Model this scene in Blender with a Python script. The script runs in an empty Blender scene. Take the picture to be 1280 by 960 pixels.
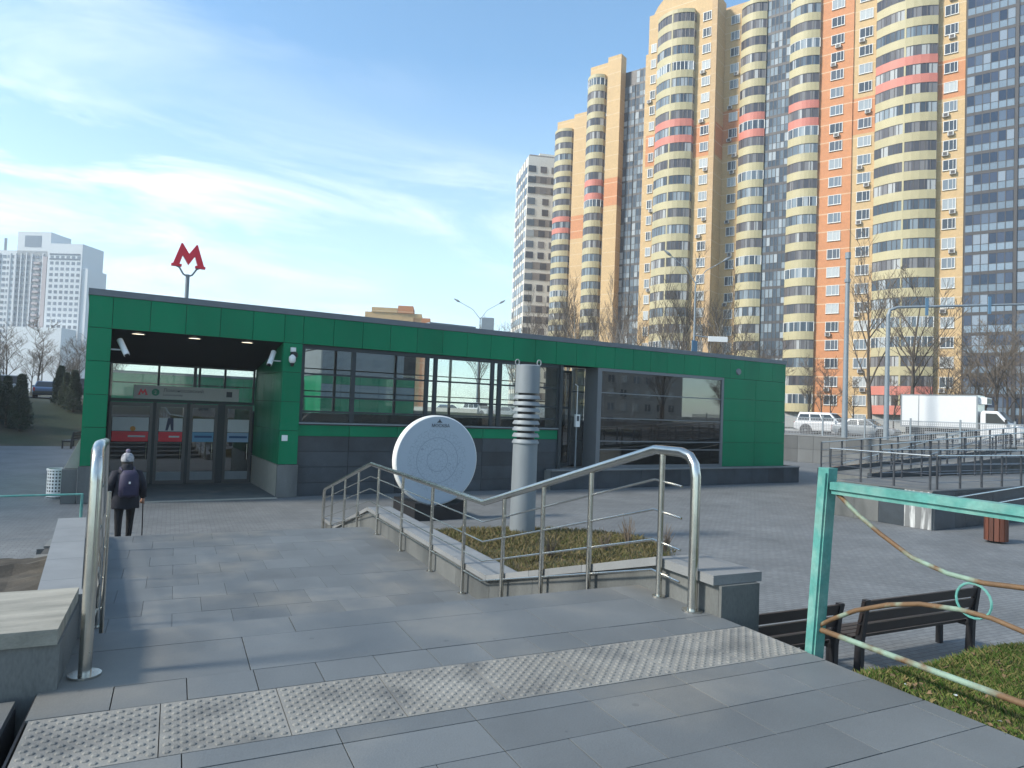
import bpy, math, random
from mathutils import Vector, Matrix
random.seed(7)
R = math.radians
scene = bpy.context.scene
col = scene.collection

# ---------------------------------------------------------------- camera
EYE = 3.18                      # camera height above the plaza paving (plaza z = 0)
YAW, ROLL, FPX = R(30.9), R(2.2), 870.0
PITCH = math.atan(32 * math.cos(ROLL) / FPX)
fwd0 = Vector((math.sin(YAW), math.cos(YAW), 0)); right0 = Vector((math.cos(YAW), -math.sin(YAW), 0))
UPZ = Vector((0, 0, 1))
fwd = fwd0 * math.cos(PITCH) + UPZ * math.sin(PITCH)
up1 = right0.cross(fwd)
right = right0 * math.cos(ROLL) + up1 * math.sin(ROLL)
up = right.cross(fwd)
cam = bpy.data.cameras.new('camera'); camo = bpy.data.objects.new('camera', cam); col.objects.link(camo)
cam.sensor_width = 36; cam.lens = 36 * FPX / 1280; cam.clip_start = 0.05; cam.clip_end = 6000
camo.matrix_world = Matrix(((right.x, up.x, -fwd.x, 0), (right.y, up.y, -fwd.y, 0), (right.z, up.z, -fwd.z, EYE), (0, 0, 0, 1)))
scene.camera = camo

# ---------------------------------------------------------------- light, sky, exposure
CLOUD = (-9.9, -2.1, 0)
SUN_AZ, SUN_EL = R(-80.0), R(37)          # compass angle from +Y towards +X
sd = Vector((math.sin(SUN_AZ) * math.cos(SUN_EL), math.cos(SUN_AZ) * math.cos(SUN_EL), math.sin(SUN_EL)))
sun = bpy.data.lights.new('sun', 'SUN'); sun.energy = 3.7; sun.angle = R(8); sun.color = (1.0, 0.93, 0.82)
suno = bpy.data.objects.new('sun', sun); col.objects.link(suno); suno.location = (-30, 5, 40)
suno.rotation_euler = (-sd).to_track_quat('-Z', 'Y').to_euler()
scene.view_settings.view_transform = 'Standard'; scene.view_settings.look = 'None'
scene.view_settings.exposure = 0.65; scene.view_settings.gamma = 1.0
world = bpy.data.worlds.new('World'); scene.world = world; world.use_nodes = True
wn, wl = world.node_tree.nodes, world.node_tree.links
wn.clear()
def N(t, **k):
    n = wn.new(t)
    for a, b in k.items(): setattr(n, a, b)
    return n
sky = N('ShaderNodeTexSky', sky_type='NISHITA', sun_disc=False, sun_elevation=SUN_EL, sun_rotation=SUN_AZ, altitude=150, air_density=1.0, dust_density=0.5, ozone_density=1.6)
tc = N('ShaderNodeTexCoord'); sep = N('ShaderNodeSeparateXYZ'); wl.new(tc.outputs['Generated'], sep.inputs[0])
zc = N('ShaderNodeMath', operation='MAXIMUM'); zc.inputs[1].default_value = 0.0; wl.new(sep.outputs['Z'], zc.inputs[0])
za = N('ShaderNodeMath', operation='ADD'); za.inputs[1].default_value = 0.16; wl.new(zc.outputs[0], za.inputs[0])
dx = N('ShaderNodeMath', operation='DIVIDE'); wl.new(sep.outputs['X'], dx.inputs[0]); wl.new(za.outputs[0], dx.inputs[1])
dy = N('ShaderNodeMath', operation='DIVIDE'); wl.new(sep.outputs['Y'], dy.inputs[0]); wl.new(za.outputs[0], dy.inputs[1])
cb = N('ShaderNodeCombineXYZ'); wl.new(dx.outputs[0], cb.inputs[0]); wl.new(dy.outputs[0], cb.inputs[1])
mp = N('ShaderNodeMapping'); mp.inputs['Rotation'].default_value = (0, 0, R(20)); mp.inputs['Scale'].default_value = (0.8, 1.5, 1); mp.inputs['Location'].default_value = CLOUD
wl.new(cb.outputs[0], mp.inputs[0])
n1 = N('ShaderNodeTexNoise'); n1.inputs['Scale'].default_value = 1.5; n1.inputs['Detail'].default_value = 10; n1.inputs['Roughness'].default_value = 0.64; n1.inputs['Distortion'].default_value = 0.5
wl.new(mp.outputs[0], n1.inputs['Vector'])
r1 = N('ShaderNodeValToRGB'); r1.color_ramp.elements[0].position = 0.44; r1.color_ramp.elements[1].position = 0.72
wl.new(n1.outputs['Fac'], r1.inputs[0])
n2 = N('ShaderNodeTexNoise'); n2.inputs['Scale'].default_value = 0.55; n2.inputs['Detail'].default_value = 2
wl.new(mp.outputs[0], n2.inputs['Vector'])
r2 = N('ShaderNodeValToRGB'); r2.color_ramp.elements[0].position = 0.40; r2.color_ramp.elements[1].position = 0.66
wl.new(n2.outputs['Fac'], r2.inputs[0])
cm = N('ShaderNodeMath', operation='MULTIPLY'); wl.new(r1.outputs[0], cm.inputs[0]); wl.new(r2.outputs[0], cm.inputs[1])
# thin veil of cloud low over the whole horizon
hz = N('ShaderNodeMapRange'); hz.inputs['From Min'].default_value = 0.45; hz.inputs['From Max'].default_value = 0.03; hz.inputs['To Min'].default_value = 0.0; hz.inputs['To Max'].default_value = 0.32
wl.new(sep.outputs['Z'], hz.inputs[0])
cs = N('ShaderNodeMath', operation='ADD', use_clamp=True); wl.new(hz.outputs[0], cs.inputs[0]); wl.new(cm.outputs[0], cs.inputs[1])
skt = N('ShaderNodeMixRGB', blend_type='MULTIPLY'); skt.inputs[0].default_value = 1.0; skt.inputs[2].default_value = (1.0, 1.25, 1.25, 1); wl.new(sky.outputs[0], skt.inputs[1])
mx = N('ShaderNodeMixRGB'); wl.new(cs.outputs[0], mx.inputs[0]); wl.new(skt.outputs[0], mx.inputs[1]); mx.inputs[2].default_value = (7.2, 7.5, 7.6, 1)
bg = N('ShaderNodeBackground'); bg.inputs['Strength'].default_value = 0.145; wl.new(mx.outputs[0], bg.inputs[0])
wo = N('ShaderNodeOutputWorld'); wl.new(bg.outputs[0], wo.inputs[0])

# ---------------------------------------------------------------- pixel helpers (directions only)
AS = R(5.2)
U = Vector((math.cos(AS), -math.sin(AS), 0)); V = Vector((math.sin(AS), math.cos(AS), 0))     # along / down the stairs
CAM = Vector((0, 0, EYE))
def ray(x, y): return fwd + right * ((x - 640) / FPX) - up * ((y - 480) / FPX)
def at_plane(x, y, p, n):
    d = ray(x, y); n = Vector(n); return CAM + d * ((Vector(p) - CAM).dot(n) / d.dot(n))
def at_u(x, y, u): return at_plane(x, y, U * u, U)
def S(u, v, z=0.0): return U * u + V * v + Vector((0, 0, z))       # stair frame -> world
def cw(lat, dep, z=0.0): return right0 * lat + fwd0 * dep + Vector((0, 0, z))   # lateral / forward of the viewpoint -> world

# ---------------------------------------------------------------- mesh builder
class MB:
    def __init__(s): s.v = []; s.f = []; s.m = []
    def face(s, idx, m=0): s.f.append(tuple(idx)); s.m.append(m)
    def add(s, vs, fs, m=0):
        o = len(s.v); s.v += [tuple(p) for p in vs]
        for f in fs: s.face([i + o for i in f], m)
        return s
    def hexa(s, p, m=0):   # 8 points: bottom 4 ccw, top 4 ccw
        return s.add(p, [(3, 2, 1, 0), (4, 5, 6, 7), (0, 1, 5, 4), (1, 2, 6, 5), (2, 3, 7, 6), (3, 0, 4, 7)], m)
    def box(s, x0, x1, y0, y1, z0, z1, m=0):
        return s.hexa([(x0, y0, z0), (x1, y0, z0), (x1, y1, z0), (x0, y1, z0), (x0, y0, z1), (x1, y0, z1), (x1, y1, z1), (x0, y1, z1)], m)
    def obox(s, o, a, b, a0, a1, b0, b1, z0, z1, m=0):   # box along horizontal axes a, b from origin o
        o, a, b = Vector(o), Vector(a), Vector(b); k = Vector((0, 0, 1))
        q = [(a0, b0), (a1, b0), (a1, b1), (a0, b1)]
        return s.hexa([o + a * i + b * j + k * z0 for i, j in q] + [o + a * i + b * j + k * z1 for i, j in q], m)
    def tube(s, pts, r, n=8, m=0, cap=True):
        pts = [Vector(p) for p in pts]; rs = r if isinstance(r, (list, tuple)) else [r] * len(pts)
        o = len(s.v); prev = None
        for i, p in enumerate(pts):
            t = (pts[min(i + 1, len(pts) - 1)] - pts[max(i - 1, 0)]).normalized()
            if prev is None:
                a = t.orthogonal().normalized()
            else:
                a = (prev - t * prev.dot(t))
                a = a.normalized() if a.length > 1e-6 else t.orthogonal().normalized()
            prev = a; b = t.cross(a)
            for k in range(n):
                w = 2 * math.pi * k / n
                s.v.append(tuple(p + (a * math.cos(w) + b * math.sin(w)) * rs[i]))
        for i in range(len(pts) - 1):
            for k in range(n):
                k2 = (k + 1) % n
                s.face((o + i * n + k, o + i * n + k2, o + (i + 1) * n + k2, o + (i + 1) * n + k), m)
        if cap and n > 2:
            s.face([o + k for k in range(n)][::-1], m); s.face([o + (len(pts) - 1) * n + k for k in range(n)], m)
        return s
    def lathe(s, prof, c=(0, 0, 0), n=24, m=0, axis='z'):
        o = len(s.v)
        for (r, h) in prof:
            for k in range(n):
                w = 2 * math.pi * k / n; a, b = r * math.cos(w), r * math.sin(w)
                p = (a, b, h) if axis == 'z' else ((a, h, b) if axis == 'y' else (h, a, b))
                s.v.append((c[0] + p[0], c[1] + p[1], c[2] + p[2]))
        for i in range(len(prof) - 1):
            for k in range(n):
                k2 = (k + 1) % n
                q = (o + i * n + k, o + i * n + k2, o + (i + 1) * n + k2, o + (i + 1) * n + k)
                s.face(q if axis != 'y' else q[::-1], m)
        return s
    def prism(s, poly, o, a, b, nrm, d0, d1, m=0):   # 2-D outline in plane (a,b) extruded along nrm
        o, a, b, nrm = map(Vector, (o, a, b, nrm)); n = len(poly)
        P = [o + a * x + b * y + nrm * d0 for x, y in poly] + [o + a * x + b * y + nrm * d1 for x, y in poly]
        return s.add(P, [tuple(range(n))[::-1], tuple(range(n, 2 * n))] + [(i, (i + 1) % n, n + (i + 1) % n, n + i) for i in range(n)], m)
    def mesh(s, name, mats, smooth=False, off=None):
        me = bpy.data.meshes.new(name)
        vs = s.v if off is None else [(p[0] - off[0], p[1] - off[1], p[2] - off[2]) for p in s.v]
        me.from_pydata(vs, [], s.f)
        for mt in (mats if isinstance(mats, (list, tuple)) else [mats]): me.materials.append(mt)
        if any(s.m): me.polygons.foreach_set('material_index', s.m)
        if smooth: me.polygons.foreach_set('use_smooth', [True] * len(s.f))
        me.update(); return me
    def build(s, name, mats, parent=None, smooth=False, world=True, auto=None):
        off = None
        if parent is not None and world:
            r = parent
            while r.parent: r = r.parent
            off = r.location
        ob = bpy.data.objects.new(name, s.mesh(name, mats, smooth, off)); col.objects.link(ob)
        if parent is not None: ob.parent = parent
        if auto:
            for p in ob.data.polygons: p.use_smooth = True
            md = ob.modifiers.new('split', 'EDGE_SPLIT'); md.split_angle = R(auto)
        return ob

def tag(o, label=None, cat=None, group=None, kind=None):
    if label: o['label'] = label
    if cat: o['category'] = cat
    if group: o['group'] = group
    if kind: o['kind'] = kind
    return o
def empty(name, loc, label=None, cat=None, group=None, kind=None, rz=0):
    o = bpy.data.objects.new(name, None); col.objects.link(o); o.location = loc; o.rotation_euler = (0, 0, rz)
    o.empty_display_size = 0.2
    return tag(o, label, cat, group, kind)
def inst(name, me, parent, loc=(0, 0, 0), rz=0, world=True):
    o = bpy.data.objects.new(name, me); col.objects.link(o); o.parent = parent
    l = Vector(loc)
    if world and parent is not None:
        r = parent; acc = Vector((0, 0, 0))
        while r: acc += r.location; r = r.parent
        l = l - acc
    o.location = l; o.rotation_euler = (0, 0, rz); return o
def copy_tree(o, parent=None):
    c = o.copy(); col.objects.link(c); c.parent = parent
    for ch in list(o.children): copy_tree(ch, c)
    return c

# ---------------------------------------------------------------- materials
MATS = {}
def M(name, c, rough=0.6, metal=0.0, var=0.0, scale=4.0, fine=0.0, fscale=120.0, bump=0.0, bscale=60.0, rnd=0.0, spec=0.5, c2=None, cscale=2.0, cpos=(0.45, 0.62), dirt=0.0, coat=0.0, stretch=None, spots=0.0):
    m = bpy.data.materials.new(name); m.use_nodes = True; MATS[name] = m
    nt = m.node_tree; nd, lk = nt.nodes, nt.links
    b = nd['Principled BSDF']; b.inputs['Roughness'].default_value = rough; b.inputs['Metallic'].default_value = metal
    b.inputs['Specular IOR Level'].default_value = spec
    if coat: b.inputs['Coat Weight'].default_value = coat; b.inputs['Coat Roughness'].default_value = 0.08
    b.inputs['Base Color'].default_value = (*c, 1)
    geo = nd.new('ShaderNodeNewGeometry'); vec = geo.outputs['Position']
    if stretch:
        mpn = nd.new('ShaderNodeMapping'); mpn.inputs['Scale'].default_value = stretch; lk.new(vec, mpn.inputs[0]); vec = mpn.outputs[0]
    cur = None
    def noise(sc, det=4):
        n = nd.new('ShaderNodeTexNoise'); n.inputs['Scale'].default_value = sc; n.inputs['Detail'].default_value = det
        lk.new(vec, n.inputs['Vector']); return n
    def rgb():
        nonlocal cur
        if cur is None:
            q = nd.new('ShaderNodeRGB'); q.outputs[0].default_value = (*c, 1); cur = q.outputs[0]
        return cur
    if c2:
        n = noise(cscale, 6); rp = nd.new('ShaderNodeValToRGB'); rp.color_ramp.elements[0].position, rp.color_ramp.elements[1].position = cpos
        lk.new(n.outputs['Fac'], rp.inputs[0]); mxn = nd.new('ShaderNodeMixRGB'); lk.new(rp.outputs[0], mxn.inputs[0]); lk.new(rgb(), mxn.inputs[1]); mxn.inputs[2].default_value = (*c2, 1); cur = mxn.outputs[0]
    def mulby(fac_socket, lo, hi):
        nonlocal cur
        mr = nd.new('ShaderNodeMapRange'); mr.inputs['To Min'].default_value = lo; mr.inputs['To Max'].default_value = hi
        lk.new(fac_socket, mr.inputs[0]); hs = nd.new('ShaderNodeHueSaturation'); lk.new(rgb(), hs.inputs['Color']); lk.new(mr.outputs[0], hs.inputs['Value']); cur = hs.outputs[0]
    if var:
        n = noise(scale, 5); mulby(n.outputs['Fac'], 1 - var * 1.6, 1 + var * 1.6)
    if fine:
        n = noise(fscale, 2); mulby(n.outputs['Fac'], 1 - fine * 1.6, 1 + fine * 1.6)
    if spots:
        vo = nd.new('ShaderNodeTexVoronoi'); vo.inputs['Scale'].default_value = 3.1; lk.new(geo.outputs['Position'], vo.inputs['Vector'])
        st_ = nd.new('ShaderNodeMath'); st_.operation = 'GREATER_THAN'; st_.inputs[1].default_value = 0.055; lk.new(vo.outputs['Distance'], st_.inputs[0]); mulby(st_.outputs[0], 1 - spots, 1.0)
        n = noise(0.7, 9); rp = nd.new('ShaderNodeValToRGB'); rp.color_ramp.elements[0].position, rp.color_ramp.elements[1].position = 0.55, 0.70; lk.new(n.outputs['Fac'], rp.inputs[0]); mulby(rp.outputs[0], 1.0, 1 - spots * .8)
    if rnd:
        oi = nd.new('ShaderNodeObjectInfo'); mulby(oi.outputs['Random'], 1 - rnd, 1 + rnd)
    if cur is not None: lk.new(cur, b.inputs['Base Color'])
    if dirt:
        n = noise(scale * 2.3, 6); mr = nd.new('ShaderNodeMapRange'); mr.inputs['To Min'].default_value = max(0.02, rough - dirt); mr.inputs['To Max'].default_value = min(1, rough + dirt)
        lk.new(n.outputs['Fac'], mr.inputs[0]); lk.new(mr.outputs[0], b.inputs['Roughness'])
    if bump:
        n = noise(bscale, 4); bp = nd.new('ShaderNodeBump'); bp.inputs['Strength'].default_value = bump; bp.inputs['Distance'].default_value = 0.01
        lk.new(n.outputs['Fac'], bp.inputs['Height']); lk.new(bp.outputs[0], b.inputs['Normal'])
    return m
def glassmat(name, tint, ior=1.45, boost=1.0, rough=0.015):
    m = bpy.data.materials.new(name); m.use_nodes = True; nt = m.node_tree; nd, lk = nt.nodes, nt.links; nd.clear()
    tr = nd.new('ShaderNodeBsdfTransparent'); tr.inputs[0].default_value = (*tint, 1)
    gl = nd.new('ShaderNodeBsdfGlossy'); gl.inputs['Roughness'].default_value = rough; gl.inputs['Color'].default_value = (0.92, 0.95, 0.97, 1)
    lw = nd.new('ShaderNodeLayerWeight'); lw.inputs['Blend'].default_value = 0.5      # Schlick, same from both sides of the pane
    pw = nd.new('ShaderNodeMath'); pw.operation = 'POWER'; pw.inputs[1].default_value = 5.0; lk.new(lw.outputs['Facing'], pw.inputs[0])
    f0 = ((ior - 1) / (ior + 1)) ** 2
    mu = nd.new('ShaderNodeMath'); mu.operation = 'MULTIPLY_ADD'; mu.inputs[1].default_value = (1 - f0); mu.inputs[2].default_value = f0 * boost; mu.use_clamp = True; lk.new(pw.outputs[0], mu.inputs[0])
    ms = nd.new('ShaderNodeMixShader'); lk.new(mu.outputs[0], ms.inputs[0]); lk.new(tr.outputs[0], ms.inputs[1]); lk.new(gl.outputs[0], ms.inputs[2])
    out = nd.new('ShaderNodeOutputMaterial'); lk.new(ms.outputs[0], out.inputs[0]); return m
def emitmat(name, c, s):
    m = bpy.data.materials.new(name); m.use_nodes = True; b = m.node_tree.nodes['Principled BSDF']
    b.inputs['Base Color'].default_value = (*c, 1); b.inputs['Emission Color'].default_value = (*c, 1); b.inputs['Emission Strength'].default_value = s; return m

slab = M('granite_slab', (0.112, 0.122, 0.126), 0.62, spots=0.22, var=0.20, scale=1.6, fine=0.10, fscale=140, rnd=0.10, bump=0.15, bscale=90, c2=(0.168, 0.160, 0.140), cscale=0.8, cpos=(0.50, 0.72))
grout = M('joint_sand', (0.035, 0.035, 0.035), 0.95); joint2 = M('mortar_joint', (0.06, 0.062, 0.062), 0.95)
clad_g = M('street_wall_granite', (0.105, 0.110, 0.110), 0.6, var=0.2, scale=1.2, fine=0.15, fscale=30, rnd=0.28, stretch=(1, 1, 0.4))
tact = M('tactile_concrete', (0.20, 0.195, 0.178), 0.8, var=0.22, scale=3.0, fine=0.12, fscale=160, bump=0.25, bscale=140, c2=(0.11, 0.112, 0.108), cscale=3.5, cpos=(0.48, 0.72))
granite = M('grey_granite', (0.13, 0.135, 0.13), 0.55, var=0.2, scale=2.0, fine=0.2, fscale=90, rnd=0.10, bump=0.06, c2=(0.062, 0.068, 0.068), cscale=1.4, cpos=(0.45, 0.75), stretch=(1, 1, 0.35))
coping = M('coping_granite', (0.195, 0.20, 0.20), 0.55, var=0.15, scale=2.5, fine=0.14, fscale=110, rnd=0.08, bump=0.06)
old_conc = M('worn_coping', (0.30, 0.285, 0.24), 0.8, var=0.2, scale=4, fine=0.12, c2=(0.17, 0.165, 0.14), cscale=3, cpos=(0.42, 0.7), stretch=(0.5, 2.5, 1), bump=0.3)
dkgranite = M('dark_polished_granite', (0.045, 0.055, 0.064), 0.24, var=0.3, scale=1.5, fine=0.25, fscale=60, rnd=0.25)
ltgranite = M('light_granite', (0.36, 0.34, 0.29), 0.5, var=0.12, fine=0.1, fscale=80)
green = M('green_cladding', (0.001, 0.190, 0.084), 0.38, spec=0.16, var=0.10, scale=0.7, rnd=0.06, dirt=0.10, c2=(0.002, 0.140, 0.064), cscale=0.6, cpos=(0.4, 0.8), stretch=(1, 1, 0.25))
trim = M('roof_trim_metal', (0.135, 0.15, 0.165), 0.45, metal=0.3, var=0.1)
dark = M('black_soffit', (0.010, 0.010, 0.011), 0.7)
alu = M('dark_window_frame', (0.030, 0.038, 0.042), 0.45, metal=0.2, rnd=0.1)
altgrey = M('grey_window_frame', (0.17, 0.18, 0.19), 0.45, metal=0.4)
glass = glassmat('clear_glass', (0.93, 0.955, 0.95), 1.45, 1.0)
glass_dk = glassmat('tinted_glass', (0.30, 0.34, 0.36), 1.6, 3.2)
steel = M('stainless_steel', (0.56, 0.545, 0.50), 0.24, metal=1.0, var=0.12, scale=9, dirt=0.08)
steel_dk = M('weathered_rail_steel', (0.20, 0.21, 0.23), 0.35, metal=0.9, var=0.2, scale=6)
ironpost = M('dark_rail_post', (0.065, 0.07, 0.08), 0.4, metal=0.5)
galv = M('galvanised_steel', (0.21, 0.235, 0.25), 0.6, metal=0.2, var=0.12, scale=3, dirt=0.12, stretch=(1, 1, 0.3))
polegrey = M('painted_pole', (0.22, 0.255, 0.28), 0.5, metal=0.2, var=0.1)
white = M('white_plastic', (0.72, 0.72, 0.70), 0.45, var=0.04)
redp = M('red_enamel', (0.72, 0.012, 0.035), 0.3, var=0.06)
black = M('black_plastic', (0.012, 0.012, 0.014), 0.4)
plazam = None
soil = M('bare_soil', (0.045, 0.038, 0.028), 0.95, var=0.35, scale=3, fine=0.3, fscale=40, bump=0.6, bscale=25, c2=(0.075, 0.062, 0.045), cscale=2.0)
lawn = M('thin_lawn_soil', (0.075, 0.072, 0.030), 0.95, var=0.3, scale=2.5, fine=0.25, fscale=50, bump=0.5, bscale=30, c2=(0.110, 0.085, 0.045), cscale=1.1, cpos=(0.42, 0.6))
darklawn = M('dull_lawn', (0.030, 0.040, 0.018), 0.95, var=0.3, scale=0.6, fine=0.25, fscale=9, c2=(0.055, 0.047, 0.025), cscale=0.25)
asphalt = M('asphalt', (0.055, 0.056, 0.058), 0.85, var=0.15, scale=0.5, fine=0.15, fscale=30)
turq = M('turquoise_paint', (0.080, 0.265, 0.235), 0.5, var=0.22, scale=7, fine=0.12, fscale=45, c2=(0.15, 0.32, 0.28), cscale=6, bump=0.35, bscale=40, dirt=0.1)
turqrust = M('turquoise_paint_rusted', (0.19, 0.27, 0.21), 0.7, var=0.2, scale=14, c2=(0.13, 0.075, 0.035), cscale=5.0, cpos=(0.40, 0.52), bump=0.4, bscale=70)
benchwood = M('dark_bench_wood', (0.020, 0.015, 0.014), 0.42, var=0.25, scale=5, rnd=0.2, stretch=(0.4, 4, 4), bump=0.1)
iron = M('black_iron', (0.012, 0.012, 0.014), 0.5)
rustwood = M('red_brown_wood', (0.095, 0.032, 0.018), 0.6, var=0.25, scale=3, rnd=0.3, stretch=(4, 4, 0.5))
bark = M('bare_bark', (0.075, 0.060, 0.046), 0.95, var=0.25, scale=3)
twig = M('bare_twigs', (0.125, 0.098, 0.072), 0.95, rnd=0.15)
birch = M('pale_bark', (0.30, 0.28, 0.25), 0.9, var=0.4, scale=2)
conc = M('pale_concrete', (0.36, 0.36, 0.34), 0.85, var=0.12, scale=0.8)

# paved plaza: small rectangular pavers as a material (too small to tell apart from here)
def paver_mat(name, c1, c2, mort, sc, rot=0.0):
    m = bpy.data.materials.new(name); m.use_nodes = True; nd, lk = m.node_tree.nodes, m.node_tree.links; b = nd['Principled BSDF']
    geo = nd.new('ShaderNodeNewGeometry'); mpn = nd.new('ShaderNodeMapping'); mpn.inputs['Rotation'].default_value = (0, 0, rot); lk.new(geo.outputs['Position'], mpn.inputs[0])
    br = nd.new('ShaderNodeTexBrick'); br.inputs['Color1'].default_value = (*c1, 1); br.inputs['Color2'].default_value = (*c2, 1); br.inputs['Mortar'].default_value = (*mort, 1)
    br.inputs['Scale'].default_value = 1.0; br.inputs['Brick Width'].default_value = sc * 2; br.inputs['Row Height'].default_value = sc; br.inputs['Mortar Size'].default_value = 0.006; lk.new(mpn.outputs[0], br.inputs['Vector'])
    n = nd.new('ShaderNodeTexNoise'); n.inputs['Scale'].default_value = 0.55; n.inputs['Detail'].default_value = 7; n.inputs['Roughness'].default_value = 0.6; lk.new(geo.outputs['Position'], n.inputs['Vector'])
    mr = nd.new('ShaderNodeMapRange'); mr.inputs['To Min'].default_value = 0.55; mr.inputs['To Max'].default_value = 1.45; lk.new(n.outputs['Fac'], mr.inputs[0])
    hs = nd.new('ShaderNodeHueSaturation'); lk.new(br.outputs['Color'], hs.inputs['Color']); lk.new(mr.outputs[0], hs.inputs['Value'])
    n3 = nd.new('ShaderNodeTexNoise'); n3.inputs['Scale'].default_value = 18; n3.inputs['Detail'].default_value = 4; lk.new(geo.outputs['Position'], n3.inputs['Vector'])
    mr3 = nd.new('ShaderNodeMapRange'); mr3.inputs['To Min'].default_value = 0.8; mr3.inputs['To Max'].default_value = 1.2; lk.new(n3.outputs['Fac'], mr3.inputs[0])
    hs3 = nd.new('ShaderNodeHueSaturation'); lk.new(hs.outputs[0], hs3.inputs['Color']); lk.new(mr3.outputs[0], hs3.inputs['Value'])
    lk.new(hs3.outputs[0], b.inputs['Base Color']); b.inputs['Roughness'].default_value = 0.75; b.inputs['Specular IOR Level'].default_value = 0.35
    bp = nd.new('ShaderNodeBump'); bp.inputs['Strength'].default_value = 0.25; bp.inputs['Distance'].default_value = 0.01; lk.new(br.outputs['Fac'], bp.inputs['Height']); bp.invert = True; lk.new(bp.outputs[0], b.inputs['Normal'])
    return m
plazam = paver_mat('plaza_pavers', (0.160, 0.168, 0.170), (0.130, 0.138, 0.142), (0.075, 0.078, 0.08), 0.1, R(5))

# ================================================================ THE SETTING
g = MB().box(-3000, 3000, -3000, 3000, -1.0, -0.06).build('ground', darklawn); tag(g, kind='structure')
RD = Vector((0.2436, -0.9699, 0)); RN = Vector((0.9699, 0.2436, 0)); RP = Vector((46.69, 36.15, 0))     # road edge line, along / across
def RX(y): return RP.x + (RP.y - y) * 0.2512
pz = MB().add([(-75, -40, 0), (RX(-40), -40, 0), (RX(49), 49, 0), (-75, 49, 0)], [(0, 1, 2, 3)]).build('plaza_paving', plazam); tag(pz, kind='structure')
# grassed bank that rises from the plaza to the upper streets
b = MB(); ys = [49 + 14 * i / 10 for i in range(11)] + [80, 120, 400]
def bankz(y): t = min(1, max(0, (y - 49) / 14)); return 0.01 + 2.6 * t * t * (3 - 2 * t)
for i, y in enumerate(ys):
    for x in (-160, -60, -20, -8, -3, 0, 5, 10, 20, 30): b.v.append((x, y, bankz(y) + 0.05 * math.sin(x * .7 + y * .4)))
    b.v.append((RX(y), y, bankz(y)))
for i in range(len(ys) - 1):
    for k in range(10): b.face((i * 11 + k, i * 11 + k + 1, (i + 1) * 11 + k + 1, (i + 1) * 11 + k))
tag(b.build('grass_bank', darklawn, smooth=True), kind='structure')
back_road = MB().box(-150, 26, 74, 84, 2.62, 2.66).build('back_road', asphalt); tag(back_road, kind='structure')
# upper street behind the retaining wall
rd = MB().obox(RP, RD, RN, -130, 90, 0.4, 22, 1.2, 2.05).build('road', asphalt); tag(rd, kind='structure')
for w0 in (7.2, 14.6):
    for k in range(-18, 12):
        MB().obox(RP, RD, RN, k * 5.0, k * 5.0 + 2.2, w0, w0 + 0.14, 2.054, 2.056).build('lane_marking', white, rd)
sw = MB().obox(RP, RD, RN, -130, 90, 22.0, 26.5, 1.2, 2.19).build('pavement', conc); tag(sw, kind='structure')
vg = MB().obox(RP, RD, RN, -330, 200, 26.5, 420, 1.2, 2.12).build('verge', darklawn); tag(vg, kind='structure')
rw = MB().obox(RP, RD, RN, -40, 60, 0.02, 0.4, -0.1, 2.02).build('retaining_wall', grout)
tag(rw, 'grey granite retaining wall below the street fence, beyond the green pavilion', 'wall')
pan = MB().obox((0, 0, 0), RD, RN, 0.009, 1.191, -0.03, 0.02, 0.008, .998).mesh('granite_panel', clad_g)
for k in range(-14, 26):
    for r in range(2): inst('granite_panel', pan, rw, RP + RD * (k * 1.2) + Vector((0, 0, r * 1.008)))
for k in range(-10, 20): MB().obox(RP, RD, RN, k * 2.4 + .004, k * 2.4 + 2.396, -0.07, 0.42, 2.02, 2.10).build('coping_stone', coping, rw)

def slab_mesh(w, d, h, mt, ch=0.0006, name='paving_slab'):
    m = MB(); c = ch
    m.add([(0, 0, 0), (w, 0, 0), (w, d, 0), (0, d, 0), (0, 0, h - c), (w, 0, h - c), (w, d, h - c), (0, d, h - c), (c, c, h), (w - c, c, h), (w - c, d - c, h), (c, d - c, h)],
          [(0, 1, 5, 4), (1, 2, 6, 5), (2, 3, 7, 6), (3, 0, 4, 7), (4, 5, 9, 8), (5, 6, 10, 9), (6, 7, 11, 10), (7, 4, 8, 11), (8, 9, 10, 11)])
    return m.mesh(name, mt)
_sc = {}
def lay(parent, u0, v0, w, d, ztop, mt=None, h=0.035, gap=0.0045, name='paving_slab', jit=0.0012):
    key = (round(w, 3), round(d, 3), name)
    if key not in _sc: _sc[key] = slab_mesh(w - gap, d - gap, h, mt or slab, name=name)
    p = S(u0 + gap / 2, v0 + gap / 2, ztop - h + random.uniform(-jit, jit))
    return inst(name, _sc[key], parent, p, rz=-AS)
ZP, ZL = 1.78, 0.80
plat = empty('stair_platform', S(1.5, 2, 0), kind='structure')
MB().obox((0, 0, 0), U, V, -0.51, 3.52, -4, 4.72, 0.0, ZP - 0.036).build('platform_base', grout, plat)
MB().obox((0, 0, 0), U, V, -0.515, -0.505, -4, 3.88, ZP - 0.3, ZP - 0.006).build('edge_strip', iron, plat)
def row(v0, v1, lens, start=-0.51, end=3.52):
    u = start; first = True
    while u < end - 0.05:
        L = random.choice(lens)
        if first and len(lens) > 1: L = random.choice(lens); first = False
        L = min(L, end - u)
        if end - u - L < 0.12: L = end - u
        lay(plat, u, v0, L, v1 - v0, ZP); u += L
for k in range(14): row(2.61 - 0.3 * k, 2.91 - 0.3 * k, (0.3, 0.6, 0.6))
row(2.91, 3.05, (0.6,))
row(3.58, 3.86, (0.314,), start=-0.51)
row(3.86, 4.41, (0.93,)); row(4.41, 4.74, (1.24,))
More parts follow.
